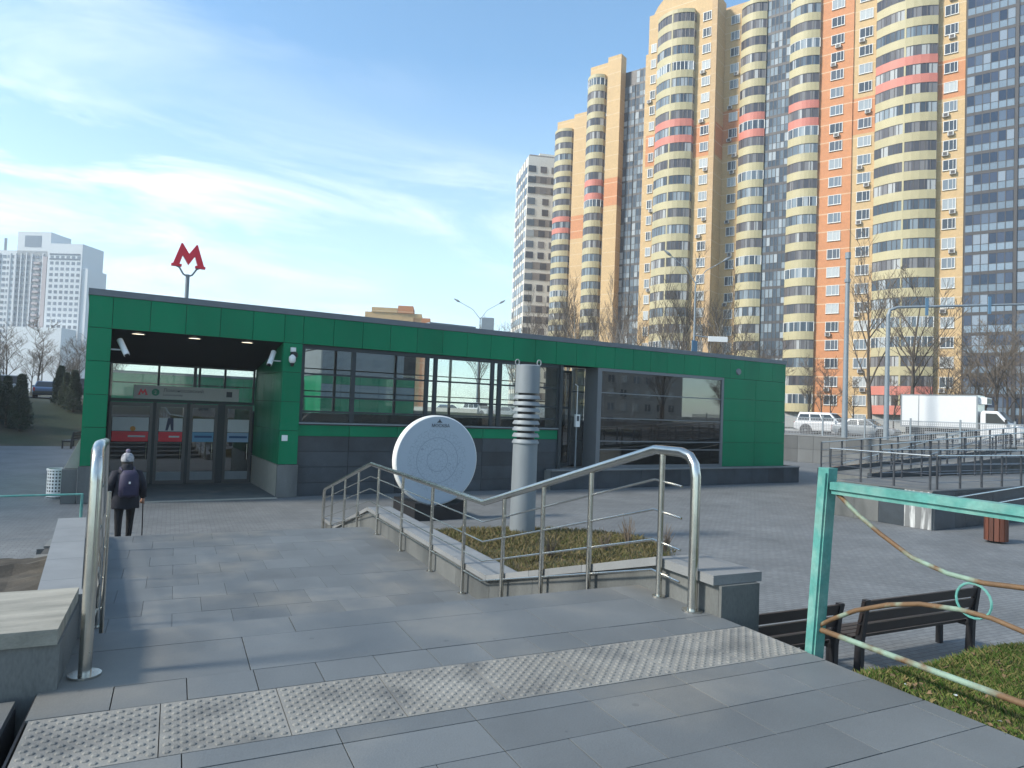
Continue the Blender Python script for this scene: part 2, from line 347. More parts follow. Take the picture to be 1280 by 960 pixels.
# tactile tiles with raised domes
tm = MB(); w = 0.499
tm.add([(0, 0, 0), (w, 0, 0), (w, .522, 0), (0, .522, 0), (0, 0, .034), (w, 0, .034), (w, .522, .034), (0, .522, .034)], [(0, 1, 5, 4), (1, 2, 6, 5), (2, 3, 7, 6), (3, 0, 4, 7), (4, 5, 6, 7)])
for i in range(15):
    for j in range(15):
        if (i + j) % 2: continue
        cx_, cy_ = 0.027 + i * 0.0318, 0.030 + j * 0.0330
        o = len(tm.v)
        for (rr, zz) in ((0.0165, 0.033), (0.0135, 0.038), (0.007, 0.0402)):
            for k in range(6): tm.v.append((cx_ + rr * math.cos(k * math.pi / 3), cy_ + rr * math.sin(k * math.pi / 3), zz))
        for a in range(2):
            for k in range(6): tm.face((o + a * 6 + k, o + a * 6 + (k + 1) % 6, o + a * 6 + 6 + (k + 1) % 6, o + a * 6 + 6 + k))
        tm.face([o + 12 + k for k in range(6)])
tme = tm.mesh('tactile_tile', tact)
for k in range(8): inst('tactile_tile', tme, plat, S(-0.494 + 0.503 * k, 3.054, ZP - 0.034), rz=-AS)
# ground strip left of the narrow drain slot
lp = empty('side_paving', S(-2, 2, 0), kind='structure')
MB().obox((0, 0, 0), U, V, -7, -0.585, -4, 3.86, 0.0, ZP - 0.045).build('paving_base', grout, lp)
for k in range(10):
    for j in range(8): lay(lp, -0.585 - 0.62 * (j + 1), 3.25 - 0.6 * k, 0.62, 0.6, ZP - 0.008)
MB().obox((0, 0, 0), U, V, -0.585, -0.51, -4, 3.9, 1.2, 1.42).build('drain_bed', grout, lp)
# steps and landing
RS1, TR1, RS2, TR2 = (ZP - ZL) / 7, 0.43, ZL / 5, 0.75; VL0 = 4.73 + 6 * TR1      # risers, treads, start of the landing
stz = lambda v: ZP if v < 4.73 else (ZP - RS1 * (int((v - 4.73) / TR1) + 1) if v < VL0 else (ZL if v < 13.45 else (ZL - RS2 * (int((v - 13.45) / TR2) + 1) if v < 16.45 else 0.0)))
st = empty('stairs', S(1.5, 9, 0), kind='structure')
for i in range(1, 7):
    z = ZP - RS1 * i; v0 = 4.73 + TR1 * (i - 1)
    MB().obox((0, 0, 0), U, V, -1.1, 3.52, v0 - 0.01, v0 + TR1 - .01, 0, z - 0.036).build('step', granite, st)
    for k in range(4): lay(st, -1.1 + 1.155 * k, v0, 1.155, TR1 + .012, z, name='step_slab', h=0.036)
MB().obox((0, 0, 0), U, V, -1.7, 3.52, VL0 - .01, 13.45, 0, ZL - 0.036).build('landing_base', joint2, st)
for j in range(10):
    off = -1.72 if j % 2 else -1.42
    for k in range(9):
        if off + 0.6 * k < 3.4: lay(st, off + 0.6 * k, VL0 + .005 + 0.613 * j, min(0.6, 3.52 - off - 0.6 * k), 0.613, ZL, gap=.0035)
for i in range(1, 5):
    z = ZL - RS2 * i; v0 = 13.45 + TR2 * (i - 1)
    MB().obox((0, 0, 0), U, V, -1.9, 3.52, v0 + 0.01, v0 + TR2, 0, z - 0.036).build('step', granite, st)
    for k in range(4): lay(st, -1.9 + 1.355 * k, v0 + 0.01, 1.355, TR2 + .005, z, name='step_slab', h=0.036)

# side walls of the stairs (cladding panels + coping stones along a profile)
def wall_run(root, prof, cuts, o, al, ac, a0, a1, side, cop_mat, ov=0.05, ct=0.07):
    """prof: (distance, coping underside z); al along, ac across; side=-1/+1 which face gets the panels"""
    def pz(d):
        for (d0, z0), (d1, z1) in zip(prof, prof[1:]):
            if d0 <= d <= d1: return z0 + (z1 - z0) * (d - d0) / max(1e-6, d1 - d0)
        return prof[-1][1]
    body = MB(); pts = [(prof[0][0], 0)] + [(prof[-1][0], 0)] + [(d, z) for d, z in reversed(prof)]
    body.prism(pts, o, al, (0, 0, 1), ac, a0 + 0.03, a1 - 0.03).build('wall_core', granite, root)
    ds = sorted(set([d for d, z in prof] + list(cuts)))
    for d0, d1 in zip(ds, ds[1:]):
        gp = 0.003
        for s0, s1 in ((a0, a0 + 0.028), (a1 - 0.028, a1)):
            MB().prism([(d0 + gp, 0), (d1 - gp, 0), (d1 - gp, pz(d1 - 1e-4)), (d0 + gp, pz(d0 + 1e-4))], o, al, (0, 0, 1), ac, s0, s1).build('granite_panel', granite, root)
        MB().prism([(d0 + gp, pz(d0 + 1e-4) + .002), (d1 - gp, pz(d1 - 1e-4) + .002), (d1 - gp, pz(d1 - 1e-4) + ct), (d0 + gp, pz(d0 + 1e-4) + ct)], o, al, (0, 0, 1), ac, a0 - ov, a1 + ov).build('coping_stone', cop_mat, root)
    return pz
wr = empty('stair_wall', S(3.7, 10, 0), 'low grey granite wall with pale coping beside the grass bed and steel railing', 'wall')
profR = [(3.80, 2.0), (4.45, 2.0), (7.70, 1.11), (13.45, 1.11), (16.5, 0.24), (17.75, 0.24)]
wall_run(wr, profR, [5.55, 6.6, 8.8, 9.9, 11.0, 12.1, 14.0, 15.1], (0, 0, 0), V, U, 3.505, 3.86, -1, coping)
MB().obox((0, 0, 0), U, V, 3.505, 3.86, 3.772, 3.80, 0, 1.998).build('end_panel', granite, wr)
wlft = empty('stair_wall', (-0.2, 10, 0), 'low granite wall with wide pale coping along the bare soil bed', 'wall')
profL = [(4.78, 1.93), (7.75, 1.11), (13.2, 1.11), (16.3, 0.24), (17.9, 0.24)]
wall_run(wlft, profL, [5.8, 6.8, 8.9, 10.0, 11.1, 12.2, 14.2, 15.3], (0, 0, 0), (0, 1, 0), (1, 0, 0), -0.36, -0.04, 1, coping, ov=0.03)
wb = empty('planter_wall', S(-2, 4.3, 0), 'worn pale coping on dark granite wall block beside the thick handrail post', 'wall')
MB().obox((0, 0, 0), U, V, -6, -0.435, 3.905, 4.66, 0, 1.995).build('wall_core', granite, wb)
for k in range(5): MB().obox((0, 0, 0), U, V, -0.44 - 1.2 * (k + 1) + .004, -0.44 - 1.2 * k - .004, 3.885, 4.68, 1.998, 2.07).build('coping_stone', old_conc, wb)
MB().obox((0, 0, 0), U, V, -6, -0.40, 4.684, 4.80, 1.6, 2.03).build('rear_edge', coping, wb)

# ---- stainless railings
def railing(root, P, hz, dists, rods_from, end, rr=0.037, rr2=None, pr_=.024, rod=.0095, nrod=4):
    """P(d,z)->world; hz(d) handrail axis height"""
    path = [(3.98, ZP), (3.98, 2.74), (4.0, 2.83), (4.05, 2.885), (4.14, 2.91)] + [(4.457, 2.91), (7.77, 2.04), (13.19, 2.04), (end - .12, hz(end - .12)), (end - .03, hz(end) - .03), (end, hz(end) - 0.12), (end, 0.0)]
    rr2 = rr2 or rr
    h = MB().tube([P(d, z) for d, z in path], [rr] * 5 + [rr2] * (len(path) - 5), 14).build('handrail', steel, root, auto=40)
    MB().lathe([(0.0, 0.012), (0.075, 0.012), (0.075, 0), (0, 0)][::-1], P(3.98, ZP), 16).build('flange', steel, root)
    for d in dists:
        z0, z1 = stz(d), hz(d) - 0.03
        p = MB().tube([P(d, z0), P(d, z1)], pr_, 10).build('post', steel, root, auto=40)
        MB().lathe([(0.0, 0.014), (0.05, 0.014), (0.05, 0), (0, 0)][::-1], P(d, z0), 12).build('flange', steel, p)
    for k in range(nrod):
        dz = 0.94 / nrod * (k + 1)
        MB().tube([P(d, z - dz) for d, z in [(rods_from, 2.91 - 0.02), (4.457, 2.91), (7.77, 2.04), (13.19, 2.04), (end - .05, hz(end - .05))]], rod, 6).build('rod', steel, root, auto=40)
def hz(d):
    pr = [(3.9, 2.91), (4.457, 2.91), (7.77, 2.04), (13.19, 2.04), (17.65, 1.02)]
    for (a, z0), (c, z1) in zip(pr, pr[1:]):
        if a <= d <= c: return z0 + (z1 - z0) * (d - a) / (c - a)
    return 1.02
r1_ = empty('railing', S(3.425, 3.98, ZP), 'stainless steel railing along the granite wall by the round map sign', 'railing')
railing(r1_, lambda d, z: S(3.425, d, z), hz, [4.37, 5.38, 6.27, 7.19, 8.37, 9.62, 11.09, 12.60, 14.12, 15.32, 16.62], 4.13, 17.6)
r2_ = empty('railing', (0.03, 4.08, ZP), 'stainless steel railing beside the person with a walking stick', 'railing')
railing(r2_, lambda d, z: Vector((0.03 + 0.11 * min(1, max(0, (d - 4.05) / 1.2)), d + 0.09, z)), hz, [6.2, 8.2, 10.2, 12.2, 14.4, 16.4], 4.2, 17.6, rr=0.030, rr2=.022, pr_=.016, rod=.008, nrod=4)

# ================================================================ GREEN METRO PAVILION
FY, BY = 23.6, 33.0
XL, XR = -0.27, 30.6
pv = empty('metro_pavilion', (15, 28, 0), 'long flat-roofed green clad metro pavilion with glazed side and dark entrance portal', 'building')
rf = MB().box(XL - .03, XR + .03, FY - .03, BY + .03, 6.05, 6.24).build('roof', trim, pv)
MB().box(12, 14.2, 27, 29, 6.242, 6.75).build('roof_unit', galv, rf)
MB().box(XL + .06, XR - .06, FY + .06, FY + .3, 5.12, 6.05).build('fascia_core', dark, pv)
def panel(x0, x1, z0, z1, y=FY, t=0.05, mt=None, name='cladding_panel', g=0.007):
    a, c = random.uniform(-.003, .003), random.uniform(-.003, .003)     # panels never hang perfectly true
    X0, X1, Z0, Z1 = x0 + g, x1 - g, z0 + g, z1 - g
    return MB().hexa([(X0, y + a, Z0), (X1, y - a, Z0), (X1, y + t, Z0), (X0, y + t, Z0), (X0, y + a + c, Z1), (X1, y - a + c, Z1), (X1, y + t, Z1), (X0, y + t, Z1)]).build(name, mt or green, pv)
def panel_x(x, y0, y1, z0, z1, t=0.05, mt=None, name='cladding_panel', g=0.007):
    return MB().box(min(x, x + t), max(x, x + t), y0 + g, y1 - g, z0 + g, z1 - g).build(name, mt or green, pv)
xs = [XL, 0.34, 1.33, 2.31, 3.30, 4.29, 5.28, 5.90]
xs += [5.90 + (XR - 5.90) * i / 24 for i in range(1, 25)]
for a, c in zip(xs, xs[1:]): panel(a, c, 5.11, 6.05)
zr = [1.08, 2.2, 3.16, 4.14, 5.11]
for a, c in ((XL, 0.34), (5.28, 5.90)):                      # portal pillars
    for z0, z1 in zip(zr, zr[1:]): panel(a, c, z0, z1)
    MB().box(a + .04, c - .04, FY + .055, FY + .6, 0, 5.1).build('pillar_core', dark, pv)
    panel(a - .03, c + .03, 0, 1.08, y=FY - .06, t=.12, mt=granite, name='granite_plinth')
PYD = 27.9
for y0, y1 in ((FY + .06, 25.0), (25.0, 26.45), (26.45, PYD)):   # inner sides of the portal
    for z0, z1 in zip(zr, zr[1:]):
        panel_x(0.345, y0, y1, z0, z1, t=-.05); panel_x(5.275, y0, y1, z0, z1, t=.05)
    panel_x(0.36, y0, y1, 0, 1.075, t=-.06, mt=ltgranite, name='granite_plinth'); panel_x(5.26, y0, y1, 0, 1.075, t=.06, mt=ltgranite, name='granite_plinth')
MB().box(-.20, 0.285, FY + .62, PYD + .4, 0, 5.1).build('portal_wall', dark, pv); MB().box(5.34, 5.84, FY + .62, PYD + .4, 0, 5.1).build('portal_wall', dark, pv)
sof = MB().add([(0.30, FY + .05, 5.112), (5.32, FY + .05, 5.112), (5.32, PYD, 4.33), (0.30, PYD, 4.33), (0.30, FY + .05, 5.2), (5.32, FY + .05, 5.2), (5.32, PYD, 4.5), (0.30, PYD, 4.5)],
        [(0, 1, 2, 3), (4, 7, 6, 5), (0, 4, 5, 1), (2, 6, 7, 3), (1, 5, 6, 2), (0, 3, 7, 4)]).build('soffit', dark, pv)
lampm = emitmat('warm_downlight', (1.0, 0.86, 0.62), 2.2)
for x in (1.05, 2.62, 4.2):
    l = MB().lathe([(0.0, 0.0), (0.17, 0.0)], (x, FY + .42, 5.035), 20).build('downlight', lampm, pv)
    MB().lathe([(0.17, -.004), (0.20, -.004), (0.20, .03), (0.17, .03)], (x, FY + .42, 5.037), 20).build('rim', altgrey, l)
MB().box(0.36, 5.26, FY - .05, PYD + .3, 0.004, 0.03).build('portal_floor', slab, pv)
MB().box(0.36, 5.26, FY - .30, FY - .06, 0.004, 0.022).build('threshold', ltgranite, pv)
# entrance door wall
MB().box(0.36, 5.26, PYD + .02, PYD + .14, 2.95, 3.06).build('transom_bar', alu, pv)
MB().box(0.36, 5.26, PYD + .02, PYD + .14, 4.26, 4.36).build('head_bar', alu, pv)
tx = [0.42, 1.95, 3.30, 4.18, 5.22]
for x in tx: MB().box(x - .035, x + .035, PYD + .025, PYD + .135, 3.06, 4.26).build('mullion', alu, pv)
for a, c in zip(tx, tx[1:]): MB().box(a + .035, c - .035, PYD + .07, PYD + .082, 3.06, 4.26).build('pane', glass, pv)
posters = {0: (redp, 1), 1: (redp, 1), 2: (M('blue_print', (0.11, 0.30, 0.46), 0.5), 0), 3: (M('pale_blue_print', (0.26, 0.38, 0.52), 0.5), 0)}
paper = M('poster_paper', (0.55, 0.57, 0.57), 0.5, var=0.05)
dgrey = M('brushed_door_frame', (0.10, 0.10, 0.098), 0.4, metal=0.6)
dl = [(0.47, 1.82), (1.93, 2.92), (3.04, 3.98), (4.24, 5.22)]
for i, (a, c) in enumerate(dl):
    d = MB().box(a, a + .09, PYD + .03, PYD + .09, .03, 2.93).box(c - .09, c, PYD + .03, PYD + .09, .03, 2.93).box(a + .09, c - .09, PYD + .03, PYD + .09, 2.80, 2.93).box(a + .09, c - .09, PYD + .03, PYD + .09, .03, .16).build('door', dgrey, pv)
    MB().box(a + .09, c - .09, PYD + .055, PYD + .065, .46, 2.80).build('pane', glass_dk, d)
    MB().box(a + .09, c - .09, PYD + .045, PYD + .075, .16, .46).build('kick_plate', galv, d)
    MB().box(a + .11, c - .11, PYD + .048, PYD + .052, 1.92, 2.40).build('poster', paper, d)
    MB().box(a + .11, c - .11, PYD + .046, PYD + .051, 1.55, 1.90).build('poster', posters[i][0], d)
    if posters[i][1]: MB().box(a + .45 * (c - a), c - .2, PYD + .043, PYD + .046, 1.70, 1.76).build('poster_line', paper, d)
    else: MB().box(a + .18, c - .16, PYD + .043, PYD + .046, 1.70, 1.78).build('poster_line', M('navy_print', (0.03, 0.08, 0.20), .5), d)
    MB().tube([(c - .16, PYD - .04, .9), (c - .16, PYD - .04, 1.5)], .014, 8).build('handle', steel, d)
    if i == 1: MB().add([(2.25, PYD + .042, 1.95), (2.33, PYD + .042, 1.95), (2.40, PYD + .042, 2.2), (2.44, PYD + .042, 1.95), (2.52, PYD + .042, 1.95), (2.50, PYD + .042, 2.4), (2.32, PYD + .042, 2.4)], [(0, 1, 2, 6), (2, 3, 4, 5), (2, 5, 6)]).build('poster_figure', M('navy_figure', (.03, .035, .08), .5), d)
    if i == 0: MB().lathe([(0, 0), (.09, 0)], (1.22, PYD + .044, 2.0), 10, axis='y').build('poster_spot', M('orange_print', (.55, .22, .02), .5), d)
for a, c in ((1.82, 1.93), (2.92, 3.04), (3.98, 4.24)): MB().box(a + .004, c - .004, PYD + .025, PYD + .13, .03, 2.948).build('mullion', alu, pv)

def text_mesh(body, size, ext, name):
    cu = bpy.data.curves.new(name, 'FONT'); cu.body = body; cu.size = size; cu.extrude = ext; cu.resolution_u = 3
    ob = bpy.data.objects.new(name, cu); col.objects.link(ob)
    dg = bpy.context.evaluated_depsgraph_get(); me = bpy.data.meshes.new_from_object(ob.evaluated_get(dg))
    bpy.data.objects.remove(ob); return me
def text(parent, body, loc, size, mt, sx=1.0, name='lettering'):      # upright, facing -Y
    me = text_mesh(body, size, 0.002, name); me.materials.clear(); me.materials.append(mt)
    o = inst(name, me, parent, loc); o.rotation_euler = (R(90), 0, 0); o.scale = (sx, 1, 1); return o
signp = M('sign_panel_white', (0.46, 0.46, 0.43), 0.5, var=0.04); txtg = M('sign_text_grey', (0.06, 0.065, 0.075), 0.6)
sg = MB().box(1.18, 4.66, PYD - .14, PYD - .02, 3.07, 3.55).build('entrance_sign', signp); sg.location = (0, 0, 0)
tag(sg, 'long white entrance sign with red M and station name above the glass doors', 'sign')
sy = PYD - .145
def metro_m(o, w, h, mt, parent, name, d0, d1):      # red M with splayed legs and foot serifs
    q = [(0, .0), (.30, .0), (.30, .09), (.255, .09), (.31, .36), (.50, 0.02), (.69, .36), (.745, .09), (.70, .09), (.70, 0), (1, 0), (1, .09), (.945, .09), (.75, 1.0), (.70, 1.0), (.50, .56), (.30, 1.0), (.25, 1.0), (.055, .09), (0, .09)]
    quads = [[(0, 0), (.30, 0), (.30, .10), (0, .10)], [(.70, 0), (1, 0), (1, .10), (.70, .10)],
             [(.045, .10), (.235, .10), (.32, .50), (.30, 1.0), (.26, 1.0)], [(.765, .10), (.955, .10), (.74, 1.0), (.70, 1.0), (.68, .50)],
             [(.30, 1.0), (.32, .50), (.50, .10), (.50, .58)], [(.50, .10), (.68, .50), (.70, 1.0), (.50, .58)]]
    m = MB()
    for p in quads: m.prism([(x * w, y * h) for x, y in p], o, (1, 0, 0), (0, 0, 1), (0, 1, 0), d0, d1)
    return m.build(name, mt, parent)
metro_m((1.30, sy, 3.20), .32, .22, redp, sg, 'metro_emblem', -.004, .004)
MB().lathe([(0.0, -.004), (.125, -.004), (.125, .004)], (1.86, sy, 3.31), 24, axis='y').build('line_number_disc', M('line_green', (.02, .22, .13), .5), sg)
text(sg, '2', (1.815, sy - .008, 3.25), .17, signp, name='line_number')
text(sg, 'Ломоносовский', (2.10, sy, 3.34), .17, txtg); text(sg, 'Lomonosovsky', (2.10, sy, 3.20), .105, txtg)
MB().box(4.22, 4.42, sy - .004, sy + .004, 3.23, 3.43).build('pictogram', txtg, sg)
# windows along the side
GY = FY + .16
def glazing(x0, x1, z0, z1, cols, zs, y, mt_f, mt_g, tf=.05, bw=.05, first=True):
    for x in cols: MB().box(x - bw / 2, x + bw / 2, y - .05, y + .05, z0, z1).build('mullion', mt_f, pv)
    for z in zs: MB().box(x0, x1, y - .035, y + .035, z - tf / 2, z + tf / 2).build('glazing_bar', mt_f, pv)
    zz = [z0] + sorted(zs) + [z1]
    cc = [x0] + sorted(cols) + [x1]
    for a, c in zip(cc, cc[1:]):
        if c - a < .1: continue
        for e, f_ in zip(zz, zz[1:]): MB().box(a + .01, c - .01, y - .005, y + .005, e + .01, f_ - .01).build('pane', mt_g, pv)
for z0, z1 in ((4.97, 5.11), (2.40, 2.50)): MB().box(5.9, 16.5, GY - .06, GY + .06, z0, z1).build('frame_rail', alu, pv)
MB().box(5.9, 16.5, GY - .13, GY - .06, 2.44, 2.485).build('window_ledge', galv, pv)
glazing(5.9, 16.5, 2.5, 4.97, [5.95, 7.72, 10.52, 10.86, 13.30, 13.62, 16.44], [4.13, 3.36, 2.86], GY, alu, glass, tf=.06, bw=.15)
for k in range(6):
    a = 5.9 + k * 10.6 / 6; c = 5.9 + (k + 1) * 10.6 / 6
    panel(a, c, 2.02, 2.40, y=GY - .05); 
    for z0, z1 in ((0, .45), (.45, .98), (.98, 1.50), (1.50, 2.02)): panel(a, c, z0, z1, y=GY - .03, mt=dkgranite, name='granite_panel')
MB().box(5.9, 16.5, GY + .03, GY + .2, 0, 2.39).build('base_wall', dark, pv)
# recessed glass door
MB().box(16.46, 16.60, FY + .02, GY + .9, .82, 5.1).build('door_post', alu, pv)
dr = MB().box(16.66, 16.74, GY + .72, GY + .8, .84, 4.95).box(17.56, 17.66, GY + .72, GY + .8, .84, 4.95).box(16.74, 17.56, GY + .72, GY + .8, 3.3, 3.4).box(16.74, 17.56, GY + .72, GY + .8, 4.85, 4.95).box(16.74, 17.56, GY + .72, GY + .8, .84, 1.0).build('side_door', alu, pv)
MB().box(16.74, 17.56, GY + .75, GY + .76, 1.0, 4.85).build('pane', glass_dk, dr)
MB().tube([(16.85, GY + .66, 1.8), (16.85, GY + .66, 2.2)], .02, 8).build('handle', steel, dr)
MB().box(17.68, 18.36, GY + .75, GY + .76, .84, 5.08).build('pane', glass_dk, pv)
for z in (1.95, 2.97, 4.06): MB().box(17.68, 18.36, GY + .73, GY + .78, z - .03, z + .03).build('glazing_bar', alu, pv)
cbx = MB().box(17.52, 17.74, FY + .30, FY + .42, 2.55, 3.08).build('call_point', white)
tag(cbx, 'small white call box on a steel post beside the recessed glass door', 'call box')
MB().box(17.57, 17.69, FY + .29, FY + .30, 2.8, 3.02).build('screen', txtg, cbx)
MB().tube([(17.63, FY + .40, .82), (17.63, FY + .40, 2.55)], .035, 10).build('post', galv, cbx)
MB().tube([(17.63, FY + .40, 3.08), (17.63, FY + .40, 4.3), (17.5, FY + .40, 4.36)], .02, 8).build('conduit', white, cbx)
# flush dark glazing on the right
MB().box(18.38, 18.60, FY - .02, FY + .9, .83, 5.1).build('corner_post', altgrey, pv)
glazing(18.6, 25.98, .95, 4.98, [], [4.06, 2.97, 1.98, 1.62], FY + .04, altgrey, glass_dk, tf=.045)
MB().box(18.6, 25.98, FY + .0, FY + .08, 4.98, 5.108).build('frame_rail', altgrey, pv); MB().box(18.6, 25.98, FY + .0, FY + .08, .83, .95).build('frame_rail', altgrey, pv)
MB().box(25.92, 26.06, FY - .015, FY + .08, .83, 5.1).build('mullion', altgrey, pv)
panel(18.64, 25.9, 1.66, 1.95, y=FY + .05, t=.03)
for a, c in ((26.08, 28.35), (28.35, XR)):
    for z0, z1 in ((.83, 1.99), (1.99, 3.06), (3.06, 4.12), (4.12, 5.11)): panel(a, c, z0, z1)
MB().box(26.1, XR - .06, FY + .06, FY + .3, .8, 5.1).build('wall_core', dark, pv)
for k in range(9):
    y0 = FY + k * (BY - FY) / 9; y1 = FY + (k + 1) * (BY - FY) / 9
    for z0, z1 in ((.83, 1.99), (1.99, 3.06), (3.06, 4.12), (4.12, 5.11), (5.11, 6.05)):
        panel_x(XR, y0, y1, z0, z1, t=-.05)
        panel_x(XL, y0, y1, z0, z1, t=.05)
    panel_x(XL - .02, y0, y1, 0, .83, t=.06, mt=granite, name='granite_plinth')
MB().box(XR - .3, XR - .06, FY + .3, BY, 0, 6.05).build('end_wall', dark, pv); MB().box(XL + .06, XL + .2, FY + .62, BY, 0, 6.05).build('end_wall', dark, pv)
# granite plinth / step in front of the right half
pl = MB().box(15.9, 31.35, FY - .34, BY + .3, 0, .76).build('plinth', granite, pv)
for k in range(13):
    a = 15.9 + k * 15.45 / 13; c = a + 15.45 / 13
    MB().box(a + .004, c - .004, FY - .37, FY - .342, .006, .755).build('granite_panel', dkgranite, pl)
    MB().box(a + .004, c - .004, FY - .42, FY + .02, .762, .82).build('coping_stone', coping, pl)
for k in range(8): MB().box(31.352, 31.38, FY - .34 + k * 1.2 + .004, FY - .34 + (k + 1) * 1.2 - .004, .006, .82).build('granite_panel', dkgranite, pl)
# rear side of the pavilion: low wall and glazing with bars, seen through the front glass
MB().box(XL + .2, 26, BY - .2, BY, 0, 2.68).build('rear_wall', dkgranite, pv)
MB().box(26, XR - .3, BY - .2, BY, 0, 6.05).build('rear_wall', dark, pv); MB().box(XL + .2, 0.6, BY - .2, BY, 2.68, 6.05).build('rear_wall', dark, pv)
MB().box(XL + .2, 26, BY - .2, BY, 5.75, 6.05).build('rear_fascia', dark, pv)
glazing(.6, 26, 2.68, 5.75, [.65 + 3.05 * k for k in range(1, 9)], [4.75, 3.7], BY - .1, alu, glass, tf=.05, bw=.12)
MB().box(5.3, XR - .3, FY + .4, BY - .2, 5.95, 6.04).build('ceiling', dark, pv)
MB().box(5.9, XR - .3, FY + .4, BY - .2, .765, .80).build('floor', slab, pv)
MB().box(.3, 5.84, PYD + .4, BY - .2, 0.004, .03).build('floor', slab, pv)
# white wedge of the ramp cheek by the left pillar
MB().prism([(0, 0), (.36, 0), (.36, .86)], (-.64, FY + .2, 1.003), (1, 0, 0), (0, 0, 1), (0, 1, 0), 0, .25).build('cheek_slab', ltgranite, pv)
panel(XL - .42, XL - .035, 0, 1.0, y=FY - .02, t=.6, mt=granite, name='granite_plinth')
# roof sign: red metro M
ms = empty('metro_sign', (2.35, 24.3, 6.24), 'red letter M metro sign on a short grey pole above the green roof', 'sign')
MB().tube([(2.35, 24.3, 6.24), (2.35, 24.3, 7.08)], .06, 12).build('pole', galv, ms, auto=40)
MB().tube([(2.35, 24.3, 7.02), (2.22, 24.3, 7.08), (2.10, 24.3, 7.28), (2.02, 24.3, 7.32)], .028, 8).build('bracket', galv, ms); MB().tube([(2.35, 24.3, 7.02), (2.48, 24.3, 7.08), (2.60, 24.3, 7.28), (2.68, 24.3, 7.32)], .028, 8).build('bracket', galv, ms)
metro_m((1.86, 24.3, 7.31), .99, .74, redp, ms, 'letter', -.08, .08)
# CCTV cameras and the fittings on the pillar
def cctv(loc, side, label):
    c = empty('security_camera', loc, label, 'security camera'); x, y, z = loc
    MB().tube([(x, y, z), (x + side * .26, y - .02, z)], .025, 8).build('bracket', white, c)
    a = Vector((x + side * .22, y + .05, z + .30)); e = Vector((x + side * .42, y - .30, z - .16))
    MB().tube([a, e], .085, 12).build('housing', white, c, auto=40)
    t = (e - a).normalized(); MB().tube([e - t * .02, e + t * .03], .06, 12).build('lens', black, c)
cctv((0.345, FY + .35, 4.52), 1, 'white bullet security camera on the portal side nearest the stair handrail')
cctv((5.275, FY + .35, 4.50), -1, 'white bullet security camera next to the floodlight and dome camera')
fl = empty('dome_camera', (5.58, FY, 4.55), 'white dome camera hanging below a small round loudspeaker on green pillar', 'security camera')
MB().box(5.50, 5.66, FY - .10, FY, 4.82, 4.96).build('housing', white, fl)
MB().lathe([(0.0, -.1), (.10, -.1), (.13, 0.0)], (5.62, FY - .03, 4.72), 16, axis='y').build('loudspeaker', black, fl)
MB().lathe([(.03, 0), (.11, -.08), (.11, -.22), (.04, -.32), (0, -.33)][::-1], (5.55, FY - .12, 4.72), 16).build('dome', white, fl, smooth=True)
MB().lathe([(.07, -.28), (.05, -.38), (0, -.40)][::-1], (5.55, FY - .12, 4.72), 12).build('lens', black, fl)
pq = MB().box(5.36, 5.55, FY - .012, FY - .002, 1.86, 2.05).build('notice_plate', white); tag(pq, 'small square white notice plate on the green entrance pillar', 'notice')
wl_ = MB().lathe([(0, -.06), (.14, -.06), (.17, 0)], (27.05, FY - .002, 5.46), 16, axis='y').build('wall_lamp', altgrey); tag(wl_, 'small round grey lamp on the green panels above the plinth corner', 'lamp')

# ---------------------------------------------------------------- second green pavilion, seen through the glass
p2 = empty('metro_pavilion', (18, 55, 0), 'second green pavilion with grey louvres seen through the glazed side', 'building')
louv = M('grey_louvre', (0.30, 0.32, 0.34), 0.5, metal=0.3)
MB().box(14.55, 22.05, 52.05, 66, 0, 7.3).build('core', dark, p2)
for k in range(5):
    x0 = 14.5 + k * 1.5; x1 = x0 + 1.5
    MB().box(x0 + .01, x1 - .01, 52.0, 52.04, 0.02, 3.58).build('cladding_panel', green, p2)
    MB().box(x0 + .01, x1 - .01, 52.0, 52.04, 4.6, 5.25).build('cladding_panel', green, p2)
    MB().box(x0 + .01, x1 - .01, 52.0, 52.04, 3.6, 4.58).build('window', M('grey_reflecting_glass', (.16, .20, .22), .15) if k == 0 else MATS['grey_reflecting_glass'], p2)
for k in range(9):
    y0 = 52.05 + k * 1.55; y1 = y0 + 1.55
    MB().box(14.5, 14.54, y0 + .01, y1 - .01, .02, 5.25).build('cladding_panel', green, p2)
lou = MB(); lou2 = MB()
for k in range(22): z = 5.28 + k * .088; lou.box(14.46, 21.0, 51.95, 52.04, z, z + .06); lou2.box(14.42, 14.53, 52.06, 66, z, z + .06)
lou.build('louvre', louv, p2); lou2.build('louvre', louv, p2)
MB().box(-.4, 14.3, 57.05, 63, 0, 4.75).build('wing_core', dark, p2); MB().box(-.6, 14.4, 56.9, 63.1, 4.75, 4.92).build('wing_roof', trim, p2)
for k in range(10):
    x0 = -.5 + k * 1.48
    for z0, z1 in ((.02, 1.6), (1.6, 3.2), (3.2, 4.74)): MB().box(x0 + .01, x0 + 1.47, 57.0, 57.04, z0 + .01, z1 - .01).build('cladding_panel', green, p2)
MB().box(14.4, 22.1, 51.9, 66.1, 7.3, 7.5).build('roof', trim, p2)

